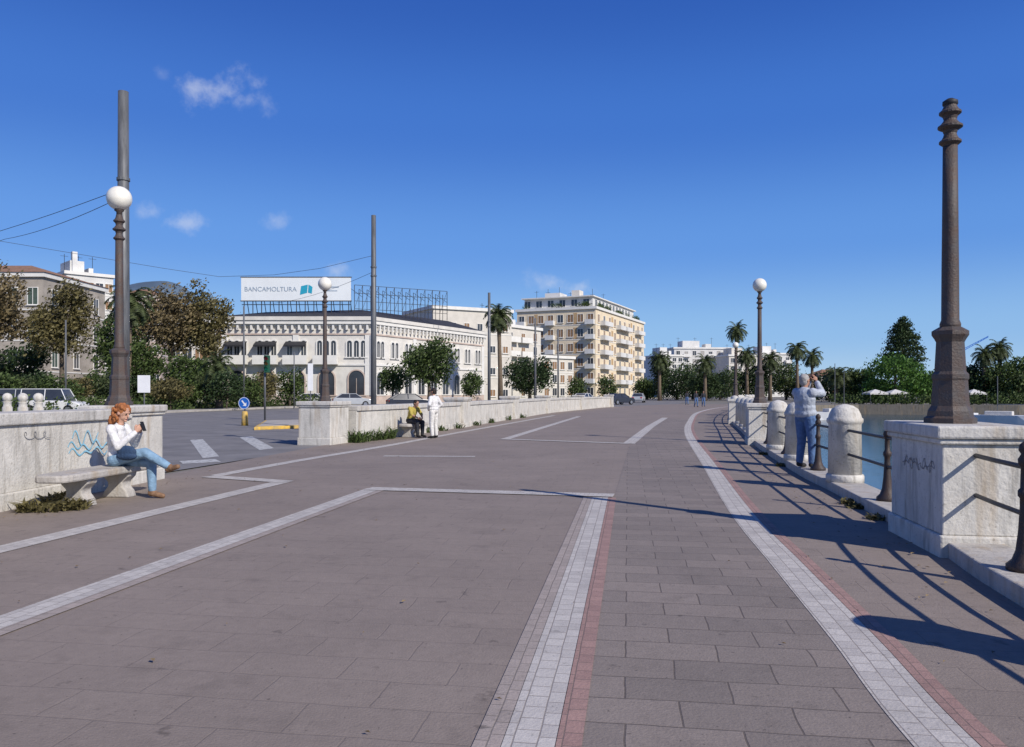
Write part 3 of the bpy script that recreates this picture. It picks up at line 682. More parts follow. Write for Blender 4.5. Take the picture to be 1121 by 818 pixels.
block('weathered grey stone palazzo at the left edge of the picture',-130,105,47,105,16,298,4,8,'greywall',3,('glass','shutter_green'),name='old_palazzo',tophut=False,h=2.2,roof='tile')
r,L,hh=block('tall white block with rooftop chimney tower at left',72,150,124,156,14,296,7,5,'whitewall',3,bal=(1,3))
MB().box((2,3,hh),(2.9,4,hh+4.3)).build('chimney','whitewall',r)
block('beige block behind the brown trees at left',128,190,176,192,14,322,7,5,'pinkstone',2,roof='tile',tophut=False)
block('low pale house row behind the brown trees, left of the palazzo',186,130,250,132,12,350,4,5,'palecream',1)
block('pale flat-roofed block rising behind the palazzo wing',474,142,560,150,14,334,4,6,'palecream',2,w=1.0,h=1.2,tophut=False)
block('cream balconied house between the palazzo and the big flats',537,150,592,165,10,352,5,4,'palecream',2,bal=(1,2))
block('low long pale row before the big flats',585,165,628,174,4,388,3,5,'palecream',1,tophut=False)
r,L,hh=block('broad six-storey cream apartment block with brown shutters and balconies',566,192,652,184,46,335,6,8,'cream',10,('shutter','shutter','glass'),bal=(0,3,7),w=1.35,h=1.8,tophut=False,sbal=(1,4,5,8),balm='whitewall')
fh=(hh-1)/6
for f in range(1,6):
    z=.9+f*fh
    for c in (1,5): 
        x=L*(c+1)/8; MB().box((x-.45,-.05,z-.5),(x+.45,-.004,z+fh-1.3)).build('ochre_panel','ochre',r)
    for c in (2,6,9):
        y=46*(c+1)/10
        if y<45: MB().box((L+.004,y-.7,z-.5),(L+.05,y+.7,z+fh-1.3)).build('ochre_panel','ochre',r)
MB().box((1,2.5,hh),(L-1.5,40,hh+2.6)).build('penthouse','whitewall',r); MB().box((.5,1.5,hh+2.6),(L-1,41,hh+2.85)).build('penthouse_roof','trim',r)
MB().box((5,6,hh+2.85),(9,11,hh+4.4)).build('roof_hut','whitewall',r); MB().box((12,6,hh+2.85),(14,9,hh+4.8)).build('roof_hut','palecream',r)
for k in range(6): window(r,1.8+k*(L-4)/5.3,2.499,hh+.5,0,1.5,1.6,'rect','glass')
for k in range(11): window(r,L-1.499,5+k*3,hh+.5,PI/2,1.5,1.6,'rect','glass')
m=MB(); leafcloud(m,[(random.uniform(.5,L-.5),.6,hh+.5,.9,.4,.6) for _ in range(9)]+[(L-.6,random.uniform(1,44),hh+.5,.4,1.1,.6) for _ in range(14)],1500,.28,1,-.5); m.build('roof_plants','leaf_green',r)
a=MB()
for k in range(7):
    x_=2+k*2.3; a.tube([(x_,8+k*2,hh+2.8),(x_,8+k*2,hh+5.4+(k%3)*.6)],.05,4); a.tube([(x_-.6,8+k*2,hh+5.1),(x_+.6,8+k*2,hh+5.1)],.035,4)
a.build('antenna','dark',r)
block('white house with terraces, leftmost right of the big flats',722,262,748,264,14,388,6,4,'whitewall',2,('glass','shutter_grey'),bal=(1,))
block('wide white block in the distance right of the flats',738,290,800,292,14,380,6,7,'whitewall',2,('glass','shutter_grey'),bal=(1,4))
block('distant pale block between the tall palm and right lamp',798,280,838,283,14,388,5,5,'palecream',2,('glass','shutter'))
block('distant white block just right of the right lamp',834,286,866,289,14,386,5,4,'whitewall',2,('glass','shutter_grey'),bal=(0,3))
block('low distant house right of the photographer',897,230,935,232,10,412,2,4,'palecream',2,tophut=False,roof='tile')

# old palazzo with arches
pr=empty('arched_palazzo',(-17.2,96,-.04),0,'long cream palazzo with arched windows, corbelled cornice and billboard on its roof','building','buildings of the waterfront town')
HB=10.8
MB().prism([(-18.3,0),(0,0),(12.8,24),(5,28.5),(-8,14),(-18.3,14)],0,HB-.9).build('wall','palazzo',pr)
def offs(o): return [(-18.3-o,-o),(0+o*.5,-o),(12.8+o,24-o*.2),(5,28.5+o),(-8,14+o),(-18.3-o,14+o)]
MB().prism(offs(.12),0,1.2).build('plinth','pinkstone',pr)
MB().prism(offs(.15),4.85,5.1).build('string_course','trim',pr)
MB().prism(offs(.13),HB-2.2,HB-2.02).build('string_course','pinkstone',pr)
MB().prism(offs(.55),HB-.9,HB-.45).build('cornice','trim',pr); MB().prism(offs(.7),HB-.45,HB).build('cornice','palazzo',pr)
rp2=offs(.5)
MB().add([(p[0],p[1],HB+.003) for p in rp2]+[(-15,7,HB+1.3),(-2.5,7,HB+1.6),(7.5,23,HB+1.6)],[(0,1,7,6),(1,2,8,7),(2,3,8),(3,4,7,8),(4,5,6,7),(5,0,6)]).build('roof','slate',pr)
def corbels(o,ang,L,n):
    m=MB()
    for i in range(n):
        x=L*(i+.5)/n
        m.box((x-.12,-.42,HB-1.6),(x+.12,-.003,HB-.903))
        m.box((x+.122,-.25,HB-1.15),(x+L/n-.122,-.003,HB-.904))
    q=m.build('corbel_frieze','trim',pr); q.location=o; q.rotation_euler=(0,0,ang)
ang2=math.atan2(24,12.8)
corbels((-18.3,0,0),0,18.3,22); corbels((0,0,0),ang2,27.2,32)
def fp(o,ang,s,z): return (o[0]+math.cos(ang)*s,o[1]+math.sin(ang)*s,z)
eps=.003
for grp in range(5):
    s=1.9+grp*3.65
    for k in (-1,0,1):
        q=fp((-18.3,-eps,0),0,s+k*.85,5.9); window(pr,q[0],q[1],q[2],0,.6,2.0,'arch')
    q=fp((-18.3,-eps,0),0,s,1.25); window(pr,q[0],q[1],q[2],0,1.9,3.0,'arch','glass','pinkstone')
    if grp in (0,1,2,3): balcony(pr,q[0],-.15,5.12,0,2.9,1.0,'trim')
    if grp in (0,1,2):
        m=MB().add([(-1.3,0,.5),(1.3,0,.5),(1.3,-1.1,0),(-1.3,-1.1,0),(-1.3,-1.1,-.2),(1.3,-1.1,-.2)],[(0,1,2,3),(3,2,5,4)]); o=m.build('awning','dark',pr); o.location=(q[0],-.16,7.3)
ox=(eps*math.sin(ang2),-eps*math.cos(ang2),0)
for k in range(9):
    s=1.7+k*2.97
    for dx in (-.42,.42): q=fp(ox,ang2,s+dx,5.9); window(pr,*q,ang2,.6,2.0,'arch')
    q=fp(ox,ang2,s,1.3); window(pr,*q,ang2,1.5,2.8,'arch','glass','trim')
for s in (0.1,9,18,26.9):
    m=MB().box((-.35,-.16,1.21),(.35,-.004,HB-2.21)); o=m.build('pilaster','trim',pr); o.location=fp((0,0,0),ang2,s,0); o.rotation_euler=(0,0,ang2)
for s in (.4,9.1,17.9):
    m=MB().box((-.35,-.14,1.21),(.35,-.004,HB-2.21)); o=m.build('pilaster','trim',pr); o.location=(-18.3+s,0,0)
# billboard on roof
dB_=99.; bx0=X_(264,dB_); bx1=X_(384,dB_); bz0=Z_(329,dB_); bz1=Z_(304,dB_)
bb=empty('billboard',((bx0+bx1)/2,dB_,bz0),0,'wide white rooftop billboard with grey lettering and a blue emblem','billboard')
hw=(bx1-bx0)/2; hg=bz1-bz0
MB().box((-hw,0,0),(hw,.15,hg)).build('panel','billboard',bb)
f=MB(); f.box((-hw-.1,-.03,-.12),(hw+.1,.2,-.002)); f.box((-hw-.1,-.03,hg+.002),(hw+.1,.2,hg+.12)); f.build('frame','steel',bb)
s_=MB()
for k in range(13):
    x=-hw+.3+k*(2*hw-.6)/12; s_.tube([(x,.25,-bz0+HB+.2),(x,.25,hg)],.06,5); s_.tube([(x,.25,hg*.8),(x,2.4,-bz0+HB+.2)],.05,5)
s_.tube([(-hw,.25,-.5),(hw,.25,-.5)],.05,5)
s_.build('support_frame','dark',bb)
def text(s,size,loc,mat,par,name='lettering'):
    cu=bpy.data.curves.new(name,'FONT'); cu.body=s; cu.size=size; cu.extrude=.01
    t=bpy.data.objects.new(name,cu); col.objects.link(t); dg=bpy.context.evaluated_depsgraph_get(); me=bpy.data.meshes.new_from_object(t.evaluated_get(dg)); bpy.data.objects.remove(t)
    me.materials.clear(); me.materials.append(mt[mat]); o=bpy.data.objects.new(name,me); col.objects.link(o); o.parent=par; o.location=loc; o.rotation_euler=(PI/2,0,0); return o
text('BANCAMOLTURA',.82,(-hw+.4,-.02,1.15),'textblue',bb)
e=MB(); e.add([(0,0,0),(.9,0,.25),(1.0,0,1.3),(.15,0,1.1)],[(0,1,2,3)]); e.add([(1.02,-.005,.3),(1.5,-.005,.15),(1.6,-.005,1.0),(1.1,-.005,1.3)],[(0,1,2,3)]); o=e.build('emblem','teal',bb); o.location=(.5,-.02,.7)
e=MB().box((-1.0,-.012,0),(1.0,-.004,.16)); o=e.build('text_line','textblue',bb); o.location=(4.4,0,1.6)
e=MB().box((-.8,-.012,0),(.8,-.004,.12)); o=e.build('text_line','textblue',bb); o.location=(4.4,0,1.15)
fr=empty('rooftop_frame',(X_(388,100),100,Z_(338,100)),R(30),'bare dark steel billboard frame on the palazzo roof','steel frame'); m=MB()
Lf=13.0; hf=Z_(312,100)-Z_(338,100)
for k in range(13):
    x=Lf*k/12; m.tube([(x,0,-.9),(x,0,hf)],.045,4); m.tube([(x,1.4,-.9),(x,1.4,hf*.9)],.04,4)
    if k<12: m.tube([(x,0,0),(x+Lf/12,0,hf)],.025,4); m.tube([(x,1.4,hf*.9),(x+Lf/12,0,hf*.5)],.025,4)
for z in (0,hf*.33,hf*.66,hf): m.tube([(0,0,z),(Lf,0,z)],.04,4)
m.build('lattice','dark',fr)
cr=empty('harbour_crane',(X_(1052,320),320,0),0,'slanted crane jib above the trees right of the foreground lamp post','crane'); m=MB()
zt=Z_(386,320); jt=Vector((X_(1082,320)-X_(1052,320),0,Z_(369,320)))
for o_ in (-.5,.5): m.tube([(o_,0,0),(o_,0,zt)],.15,4)
m.build('mast','steel',cr); m=MB()
for o_ in (0,.9): m.tube([(-3,0,zt-1.5+o_),(jt.x,0,jt.z+o_*.4)],.13,4)
for k in range(12):
    a=Vector((-3,0,zt-1.5)).lerp(Vector((jt.x,0,jt.z)),k/12); b=Vector((-3,0,zt-.6)).lerp(Vector((jt.x,0,jt.z+.36)),(k+1)/12); m.tube([a,b],.06,4)
m.build('jib','bluepaint',cr)

# ---------------------------------------------------------------- cars
def car(label,x,y,rz,paint,van=False):
    r=empty('parked_car',(x,y,-.02),rz,label,'car','cars along the road')
    MB().xprism([(-2.0,.28),(2.0,.28),(2.08,.5),(2.03,.72),(1.75,.86),(1.0,.95),(-1.75,.98),(-2.05,.9),(-2.1,.5)],-.85,.85).build('body',paint,r,bevel=.06)
    if van: pr_=[(1.15,.94),(.75,1.75),(-1.95,1.75),(-2.03,.94)]
    else: pr_=[(1.0,.94),(.35,1.38),(-1.15,1.40),(-1.85,.96)]
    v=[];n=len(pr_)
    for sy in (-1,1):
        for i,(a,c) in enumerate(pr_): v.append((a,sy*(.80 if c<1 else .64),c))
    MB().add(v,[tuple(range(n)),tuple(range(2*n-1,n-1,-1))]+[(i,i+n,(i+1)%n+n,(i+1)%n) for i in range(n)]).build('window_glass','glass',r,bevel=.02)
    a,c=pr_[1]; a2=pr_[2][0]
    MB().box((a2-.03,-.66,c),(a+.03,.66,c+.06)).build('roof',paint,r,bevel=.03)
    for sy in (-1,1):
        for (p,q) in ((pr_[0],pr_[1]),(pr_[3],pr_[2]),((-.35,.95),(-.35,c))):
            MB().tube([(p[0],sy*.82,p[1]),(q[0],sy*.66,q[1])],.035,5).build('window_pillar',paint,r)
    for wx_ in (-1.28,1.3):
        for sy in (-.8,.8):
            w=MB().tube([(wx_,sy-.1,.32),(wx_,sy+.1,.32)],.32,18).build('wheel','tyre',r); MB().tube([(wx_,sy-.11,.32),(wx_,sy+.11,.32)],.2,14).build('rim','chrome',w)
    for sy in (-.62,.62):
        MB().box((1.98,sy-.16,.6),(2.07,sy+.16,.74)).build('headlight','signwhite',r,bevel=.02); MB().box((-2.11,sy-.14,.68),(-2.0,sy+.14,.86)).build('taillight','redlens',r,bevel=.02)
CR=[(386,84,R(15),'car_silver','silver car seen over the low wall, left of the dark one'),(449,72,R(20),'car_dark','dark car seen over the wall behind the steel pole'),(-2,56,R(5),'car_dark','dark car at the far left edge beyond the road'),
(60,57,R(5),'car_white','white van parked under the browning trees'),(28,58,R(5),'car_silver','silver car between the left edge and the white van'),(678,100,R(40),'car_dark','dark car at the end of the promenade'),(699,120,R(75),'car_silver','small silver car at the end of the promenade'),(345,90,0,'car_white','white car before the palazzo arches'),
(640,108,R(60),'car_white','white car at the foot of the apartment block')]
for px,d,rz,pt,l in CR: car(l,X_(px,d),d,rz,pt,van='van' in l)
for i,(px,d,w) in enumerate(((958,104,1.2),(980,105,1.2),(1066,102,1.1))):
    r=empty('white_canopy',(X_(px,d),d,-.04),0,['pale canopy tent on the far quay nearest the photographer','second pale canopy tent on the far quay, below the bright tree','pale canopy tent on the far quay right of the foreground pier'][i],'tent','canopy tents on the far quay')
    MB().add([(-w,-w,1.5),(w,-w,1.5),(w,w,1.5),(-w,w,1.5),(0,0,2.0),(-w,-w,1.3),(w,-w,1.3),(w,w,1.3),(-w,w,1.3)],[(0,1,4),(1,2,4),(2,3,4),(3,0,4),(0,5,6,1),(1,6,7,2),(2,7,8,3),(3,8,5,0)]).build('canopy','canopy',r)
    for a in (-1,1):
        for b in (-1,1): MB().tube([(a*w*.96,b*w*.96,0),(a*w*.96,b*w*.96,1.45)],.04,6).build('leg','steel',r)
for i,(px,d,ty,s) in enumerate(((914,82,398,.8),(924,86,404,.7),(1043,80,402,.8),(1092,70,412,.8))):
    r=empty('sailing_boat',(X_(px,d),d,-1.3),R(20+i*40),['sailing boat with tall mast right of the photographer','second moored sailing boat right of the photographer','moored sailing boat right of the foreground lamp post','moored sailing boat near the right edge'][i],'boat','moored sailing boats'); r.scale=(s,s,s)
    vs=[];fs=[]; st=[(-3.5,.7),(-2,1.1),(0,1.25),(2,.9),(3.4,.35),(4,.03)]
    for x,w in st: vs+=[(x,-w,1.0),(x,-w*.6,-.3),(x,w*.6,-.3),(x,w,1.0)]
    for k in range(5):
        for q in range(4): fs.append((4*k+q,4*k+4+q,4*k+4+(q+1)%4,4*k+(q+1)%4))
    fs.append((0,1,2,3)); MB().add(vs,fs).build('hull','signwhite',r); MB().box((-1.5,-.6,1.0),(1.2,.6,1.45)).build('cabin','canopy',r,bevel=.08)
    MB().tube([(0,0,.9),(0,0,(Z_(ty,d)+1.3)/s)],.05,6).build('mast','steel',r); MB().tube([(0,0,2.2),(-3,0,2.2)],.05,6).build('boom','steel',r)

# ---------------------------------------------------------------- signs etc
p=gp(290,460,-.02)
r=empty('traffic_light',(p.x,p.y,-.02),0,'traffic light on a slim pole at the road crossing','traffic light'); ht=Z_(388,p.y)
MB().tube([(0,0,0),(0,0,ht)],.055,10).build('pole','steel',r,True)
MB().box((.04,-.3,ht-1.0),(.32,-.07,ht-.05)).build('housing','tgreen',r,bevel=.02)
MB().tube([(0,-.0,ht-.5),(.18,-.1,ht-.5)],.03,6).build('bracket','steel',r)
for k,l in enumerate(('redlens','amberlens','greenlens')):
    z=ht-.22-.28*k; MB().tube([(.18,-.33,z),(.18,-.29,z)],.095,16).build('lens',l,r)
    v=MB()
    for q in range(8):
        a0_=PI*q/8;a1_=PI*(q+1)/8; v.add([(.18+.115*math.cos(a0_),-.3,z+.115*math.sin(a0_)),(.18+.115*math.cos(a1_),-.3,z+.115*math.sin(a1_)),(.18+.115*math.cos(a1_),-.47,z+.115*math.sin(a1_)),(.18+.115*math.cos(a0_),-.47,z+.115*math.sin(a0_))],[(0,1,2,3)])
    v.build('visor','tgreen',r)
p=gp(268,466,-.02)
r=empty('direction_sign',(p.x,p.y,-.02),R(-10),'round blue arrow sign on a yellow stand at the traffic island','road sign'); zc=Z_(441,p.y)
MB().tube([(0,0,0),(0,0,zc)],.04,8).build('post','steel',r); MB().lathe([(.16,0),(.14,.3),(.13,.62),(.1,.66)],n=14).build('stand','yellow',r,True)
MB().tube([(0,-.05,zc),(0,-.08,zc)],.28,28).build('disc','bluepaint',r)
a=MB(); a.add([(-.035,-.084,.16),(.035,-.084,.16),(.035,-.084,-.05),(-.035,-.084,-.05)],[(3,2,1,0)]); a.add([(-.12,-.084,-.052),(.12,-.084,-.052),(0,-.084,-.18)],[(0,2,1)]); o=a.build('arrow','signwhite',r); o.location=(0,0,zc)
for v in o.data.vertices:
    x,z=v.co.x,v.co.z; c,s=math.cos(R(40)),math.sin(R(40)); v.co.x=x*c-z*s; v.co.z=x*s+z*c
rg=MB()
for q in range(28):
    a0_=2*PI*q/28;a1_=2*PI*(q+1)/28; rg.add([(.25*math.cos(a0_),-.083,.25*math.sin(a0_)),(.25*math.cos(a1_),-.083,.25*math.sin(a1_)),(.272*math.cos(a1_),-.083,.272*math.sin(a1_)),(.272*math.cos(a0_),-.083,.272*math.sin(a0_))],[(0,1,2,3)])
o=rg.build('rim','signwhite',r); o.location=(0,0,zc)
q=[gp(278,471,-.02),gp(332,469,-.02),gp(334,462,-.02),gp(290,463,-.02)]
cx_=sum(v.x for v in q)/4; cy_=sum(v.y for v in q)/4
r=empty('traffic_island',(cx_,cy_,-.02),0,'low traffic island with yellow-painted kerb at the crossing','traffic island')
MB().prism([(v.x-cx_,v.y-cy_) for v in q],-.01,.13).build('kerb_edge','yellow',r,bevel=.03)
MB().prism([((v.x-cx_)*.86,(v.y-cy_)*.86) for v in q],.10,.145).build('top','sidewalk',r)
def panel_sign(label,px,y0,y1,d,w,m_,rz=0):
    z0,z1=Z_(y1,d),Z_(y0,d); r=empty('panel_sign',(X_(px,d),d,0),rz,label,'sign','signs beyond the road')
    MB().tube([(0,0,0),(0,0,z1)],.04,6).build('post','steel',r); MB().box((-w/2,-.08,z0),(w/2,-.045,z1)).build('panel',m_,r,bevel=.01)
panel_sign('small white panel sign beyond the road at left',158,411,430,50,.8,'signwhite')
panel_sign('tall narrow white sign before the palazzo',340,398,428,60,.4,'signwhite')
for i in range(3):
    p=at(8+i*17,440,34-i); r=empty('small_white_post',(p.x,p.y,-.03),0,['small white rounded post over the wall, leftmost','small white rounded post over the wall, middle','small white rounded post over the wall, rightmost'][i],'post','white posts behind the left wall')
    MB().lathe([(.2,0),(.2,.9),(.16,.95),(.16,1.1),(.2,1.15)],n=14).build('shaft','stone',r,True); MB().ell((0,0,1.32),(.2,.2,.2)).build('top','stone',r,True)

# ---------------------------------------------------------------- people
def blob(mb,vox,mat,name,parent,sm=3):
    me=mb.mesh('tmp',mat); o=bpy.data.objects.new('tmp',me); col.objects.link(o)
    m=o.modifiers.new('r','REMESH'); m.mode='VOXEL'; m.voxel_size=vox; m.use_smooth_shade=True
    s=o.modifiers.new('s','SMOOTH'); s.factor=.5; s.iterations=sm
    dg=bpy.context.evaluated_depsgraph_get(); e=bpy.data.meshes.new_from_object(o.evaluated_get(dg)); bpy.data.objects.remove(o)
    e.name=name; e.materials.clear(); e.materials.append(mt[mat]); e.polygons.foreach_set('material_index',[0]*len(e.polygons))
    q=bpy.data.objects.new(name,e); col.objects.link(q); q.parent=parent; return q
def V(*a): return Vector(a)
def hand(mb,wr,d,n,side,curl):
    d=d.normalized(); n=(n-d*n.dot(d)).normalized(); l=d.cross(n)*side
    mb.ell(wr+d*.048,(.052,.038,.017),(d,l,n))
    for i in range(4):
        b=wr+d*.088+l*(-.028+.019*i); L1=[.040,.046,.043,.033][i]
        a=curl*.8; d1=d*math.cos(a)+n*math.sin(a); p1_=b+d1*L1; a=curl*1.9; d2=d*math.cos(a)+n*math.sin(a); p2_=p1_+d2*L1*.8
        mb.cap(b-d*.02,.0095,p1_,.0088,8); mb.cap(p1_,.0088,p2_,.0075,8)
    b=wr+d*.03-l*.028; t=(d*.65-l*.6+n*.45).normalized(); p1_=b+t*.045; t2=(d*.8+n*.6-l*.1).normalized(); mb.cap(b,.013,p1_,.011,8); mb.cap(p1_,.011,p1_+t2*.032,.009,8)
def person(label,loc,rz,J,top,trs,skin,hairm,shoe,sleeve=2,hair='short',vox=.008,hf=(1,0,0),slim=1.,sc=1.,group=None,loose=0.):
    r=empty('person',loc,rz,label,'person',group); r.scale=(sc,sc,sc)
    J={k:Vector(v) for k,v in J.items()}
    hfv=Vector(hf).normalized(); up=V(0,0,1); up=(up-hfv*up.dot(hfv)).normalized(); lf=up.cross(hfv)
    sp=(J['nk']-J['pel']).normalized(); side=(J['shL']-J['shR']).normalized(); fw=side.cross(sp).normalized(); fr=(fw,side,sp)
    def torso(m,g,low=True):
        m.ell(J['ch'],(.105*slim+g,.158*slim+g,.19+g),fr); mid=J['pel'].lerp(J['ch'],.5); m.ell(mid,(.098*slim+g*1.3,.132*slim+g*1.3,.19),fr)
        m.cap(J['shL']-sp*.02,.05+g*.8,J['shR']-sp*.02,.05+g*.8)
        if low: m.ell(J['pel'],(.12*slim+g,.158*slim+g,.125+g),fr)
    m=MB(); torso(m,0); m.cap(J['nk']-sp*.05,.058,J['hd']-up*.04,.052)
    hd=J['hd']; hfr=(hfv,lf,up)
    m.ell(hd+up*.02-hfv*.008,(.095,.076,.098),hfr); m.ell(hd-up*.045+hfv*.025,(.062,.056,.065),hfr); m.cap(hd+hfv*.088+up*.012,.009,hd+hfv*.105-up*.022,.013,8)
    m.cap(hd+hfv*.083+lf*.028+up*.03,.01,hd+hfv*.083-lf*.028+up*.03,.01,8); m.ell(hd+hfv*.078-up*.088,(.02,.022,.018),hfr); m.cap(hd+hfv*.088-up*.055+lf*.016,.008,hd+hfv*.088-up*.055-lf*.016,.008,8)
    for s in (1,-1): m.ell(hd+lf*s*.078-up*.005-hfv*.01,(.02,.01,.03),hfr)
    for s,k in ((1,'L'),(-1,'R')):
        m.cap(J['sh'+k],.050,J['el'+k],.038); m.cap(J['el'+k],.040,J['wr'+k],.026)
        hand(m,J['wr'+k],J['hd'+k]-J['wr'+k],J['pn'+k],s,J.get('curl',V(.7,0,0)).x)
        m.cap(J['hp'+k],.085*slim,J['kn'+k],.054); m.cap(J['kn'+k],.055,J['an'+k],.036); m.cap(J['an'+k]-V(0,0,.02),.034,J['to'+k],.024)
    blob(m,vox,skin,'body',r)
    for s in (1,-1): MB().ell(hd+hfv*.084+lf*s*.03+up*.012,(.009,.011,.008),hfr,8).build('eye','eye',r,True)
    MB().ell(hd+hfv*.093-up*.056,(.006,.022,.007),hfr,8).build('lips','lip',r,True)
    m=MB(); torso(m,.018+loose,False); m.ell(J['pel']+sp*(.06-loose),(.125*slim+.016+loose,.155*slim+.02+loose,.10+loose),fr)
    for k in 'LR':
        e=J['el'+k]; m.cap(J['sh'+k],.066+loose*.6,e,.053+loose*.6)
        if sleeve>1: m.cap(e,.054+loose*.6,e.lerp(J['wr'+k],min(1,sleeve-1)*.93),.042+loose*.4)
    m.cap(J['nk']-sp*.07,.075,J['nk']-sp*.02,.062)
    blob(m,max(vox,.01),top,'shirt',r,4)
    m=MB(); m.ell(J['pel']-sp*.01,(.12*slim+.022,.158*slim+.022,.12),fr)
    for k in 'LR': m.cap(J['hp'+k],.105*slim,J['kn'+k],.074+loose*.3); m.cap(J['kn'+k],.074+loose*.3,J['an'+k]+(J['kn'+k]-J['an'+k]).normalized()*.03,.056+loose*.4)
    blob(m,max(vox,.01),trs,'trousers',r,4)
    for k in 'LR':
        m=MB(); a=J['an'+k]; t=J['to'+k]; d=(t-a); dn=d.normalized(); m.cap(a-dn*.02-V(0,0,.03) if abs(d.z)<.12 else a,.047,t,.036); m.cap(a-dn*.01,.046,a,.05)
        blob(m,max(vox,.008),shoe,'shoe',r,2)
    m=MB(); m.ell(hd+up*.035-hfv*.022,(.098,.086,.093),hfr)
    if hair=='curly':
        rn=random.Random(3)
        for i in range(90):
            v=Vector((rn.gauss(0,1),rn.gauss(0,1),rn.gauss(0,1))).normalized()
            if v.x>.35 and v.z<.55: continue
            q=hd+up*.01-hfv*.03+hfv*v.x*.11+lf*v.y*.115+up*(v.z*.12-.01); m.cap(q,rn.uniform(.016,.03),q+V(rn.gauss(0,.014),rn.gauss(0,.014),-.02),.018,8)
        for i in range(34):
            q=hd-up*rn.uniform(.06,.17)-hfv*rn.uniform(.03,.12)+lf*rn.uniform(-.1,.1); m.cap(q,.024,q-up*.03,.02,8)
    else: m.ell(hd-hfv*.045-up*.02,(.062,.078,.075),hfr)
    blob(m,.007 if hair=='curly' else .01,hairm,'hair',r,1)
    return r
W=dict(pel=(0,0,.565),ch=(-.01,0,.86),nk=(.03,0,1.07),hd=(.085,0,1.215),shL=(.01,.16,1.0),shR=(.01,-.16,1.0),elL=(.13,.20,.76),elR=(.14,-.19,.75),wrL=(.30,.07,.94),wrR=(.31,-.05,.95),
 hdL=(.36,.02,1.03),hdR=(.37,-.01,1.04),pnL=(-.4,-1,.2),pnR=(-.4,1,.2),hpL=(.02,.09,.55),hpR=(.02,-.09,.56),knL=(.45,.11,.51),knR=(.44,-.03,.66),anL=(.47,.10,.10),anR=(.78,.02,.46),toL=(.63,.10,.04),toR=(.93,-.02,.47),curl=(.9,0,0))
wl=(-5.60,11.15,-.005)
person('seated woman with curly red hair looking at her phone on the stone bench',wl,-R(8),W,'shirt_white','jeans','skin','hair_red','shoe_tan',2,'curly',.006,hf=(1,-.12,-.35),slim=.9)
def local(loc,rz,p): c,s=math.cos(rz),math.sin(rz); return Vector((loc[0]+c*p[0]-s*p[1],loc[1]+s*p[0]+c*p[1],loc[2]+p[2]))
q=local(wl,-R(8),(.385,.015,1.03))
o=MB().box((-.006,-.036,-.07),(.006,.036,.07)).build('phone','phone',bevel=.004,loc=q); o.rotation_euler=(0,R(-20),-R(8)); tag(o,'dark phone held in both hands by the seated woman','phone')
q=local(wl,-R(8),(.25,-.16,.62)); r=empty('handbag',q,-R(8),'dark blue handbag resting on the seated woman\'s lap','handbag')
m=MB(); m.ell((0,0,.06),(.15,.05,.09)); m.ell((0,0,.0),(.16,.055,.06)); blob(m,.01,'bag_blue','pouch',r); MB().tube([(-.12,0,.1),(-.16,.03,.25),(-.2,.08,.38)],.008,6).build('strap','bag_blue',r,True)
S=dict(pel=(0,0,.95),ch=(-.03,0,1.24),nk=(-.05,0,1.44),hd=(-.02,0,1.58),shL=(-.04,.18,1.37),shR=(-.04,-.18,1.37),elL=(.20,.20,1.36),elR=(.19,-.20,1.34),wrL=(.17,.07,1.58),wrR=(.18,-.08,1.57),
 hdL=(.17,.03,1.68),hdR=(.18,-.04,1.67),pnL=(.2,-1,0),pnR=(.2,1,0),hpL=(0,.10,.90),hpR=(0,-.10,.90),knL=(.02,.11,.49),knR=(.03,-.12,.49),anL=(-.03,.12,.09),anR=(.0,-.14,.09),toL=(.13,.14,.035),toR=(.16,-.17,.035),curl=(.8,0,0))
pl_=(5.31,14.2,.14)
person('grey-haired man in a grey-blue jacket and jeans raising a camera at the railing',pl_,R(28),S,'shirt_grey','jeans_dark','skin2','hair_grey','shoe_dark',1.9,'short',.007,hf=(1,0,.12),slim=1.1,loose=.022)
q=local(pl_,R(28),(.22,-.005,1.66)); r=empty('camera',q,R(28),'small dark camera held up by the man at the railing','camera')
MB().box((-.03,-.06,-.04),(.03,.06,.04)).build('camera_body','phone',r,bevel=.008); MB().tube([(.028,0,0),(.08,0,0)],.028,14).build('lens','dark',r,True)
S2=dict(S); S2.update(ch=(0,0,1.24),nk=(0,0,1.44),hd=(.03,0,1.58),shL=(0,.18,1.37),shR=(0,-.18,1.37),elL=(-.06,.34,1.14),elR=(-.06,-.34,1.14),wrL=(.08,.20,.99),wrR=(.08,-.20,.99),hdL=(.15,.14,.96),hdR=(.15,-.14,.96),pnL=(0,-1,0),pnR=(0,1,0))
person('standing man dressed in white with hands on hips beside the low wall',(X_(475,25.8),25.8,0),R(150),S2,'shirt_white','trousers_white','skin2','hair_dark','shoe_dark',2,'short',.01,hf=(1,0,-.15),sc=.97,loose=.012)
W2=dict(W); W2.update(ch=(.10,0,.84),nk=(.2,0,1.02),hd=(.28,0,1.14),shL=(.15,.18,.98),shR=(.15,-.18,.98),elL=(.30,.22,.76),elR=(.30,-.22,.76),wrL=(.46,.10,.66),wrR=(.46,-.10,.66),hdL=(.52,.05,.62),hdR=(.52,-.05,.62),knR=(.45,-.12,.51),anR=(.48,-.13,.10),toR=(.63,-.14,.04),knL=(.45,.13,.51))
person('seated man in a yellow top leaning forward beside the man in white',(-3.42,26.5,0),-R(40),W2,'vest_yellow','cloth_dark','skin2','hair_dark','shoe_dark',1,'short',.011,hf=(1,0,-.3))
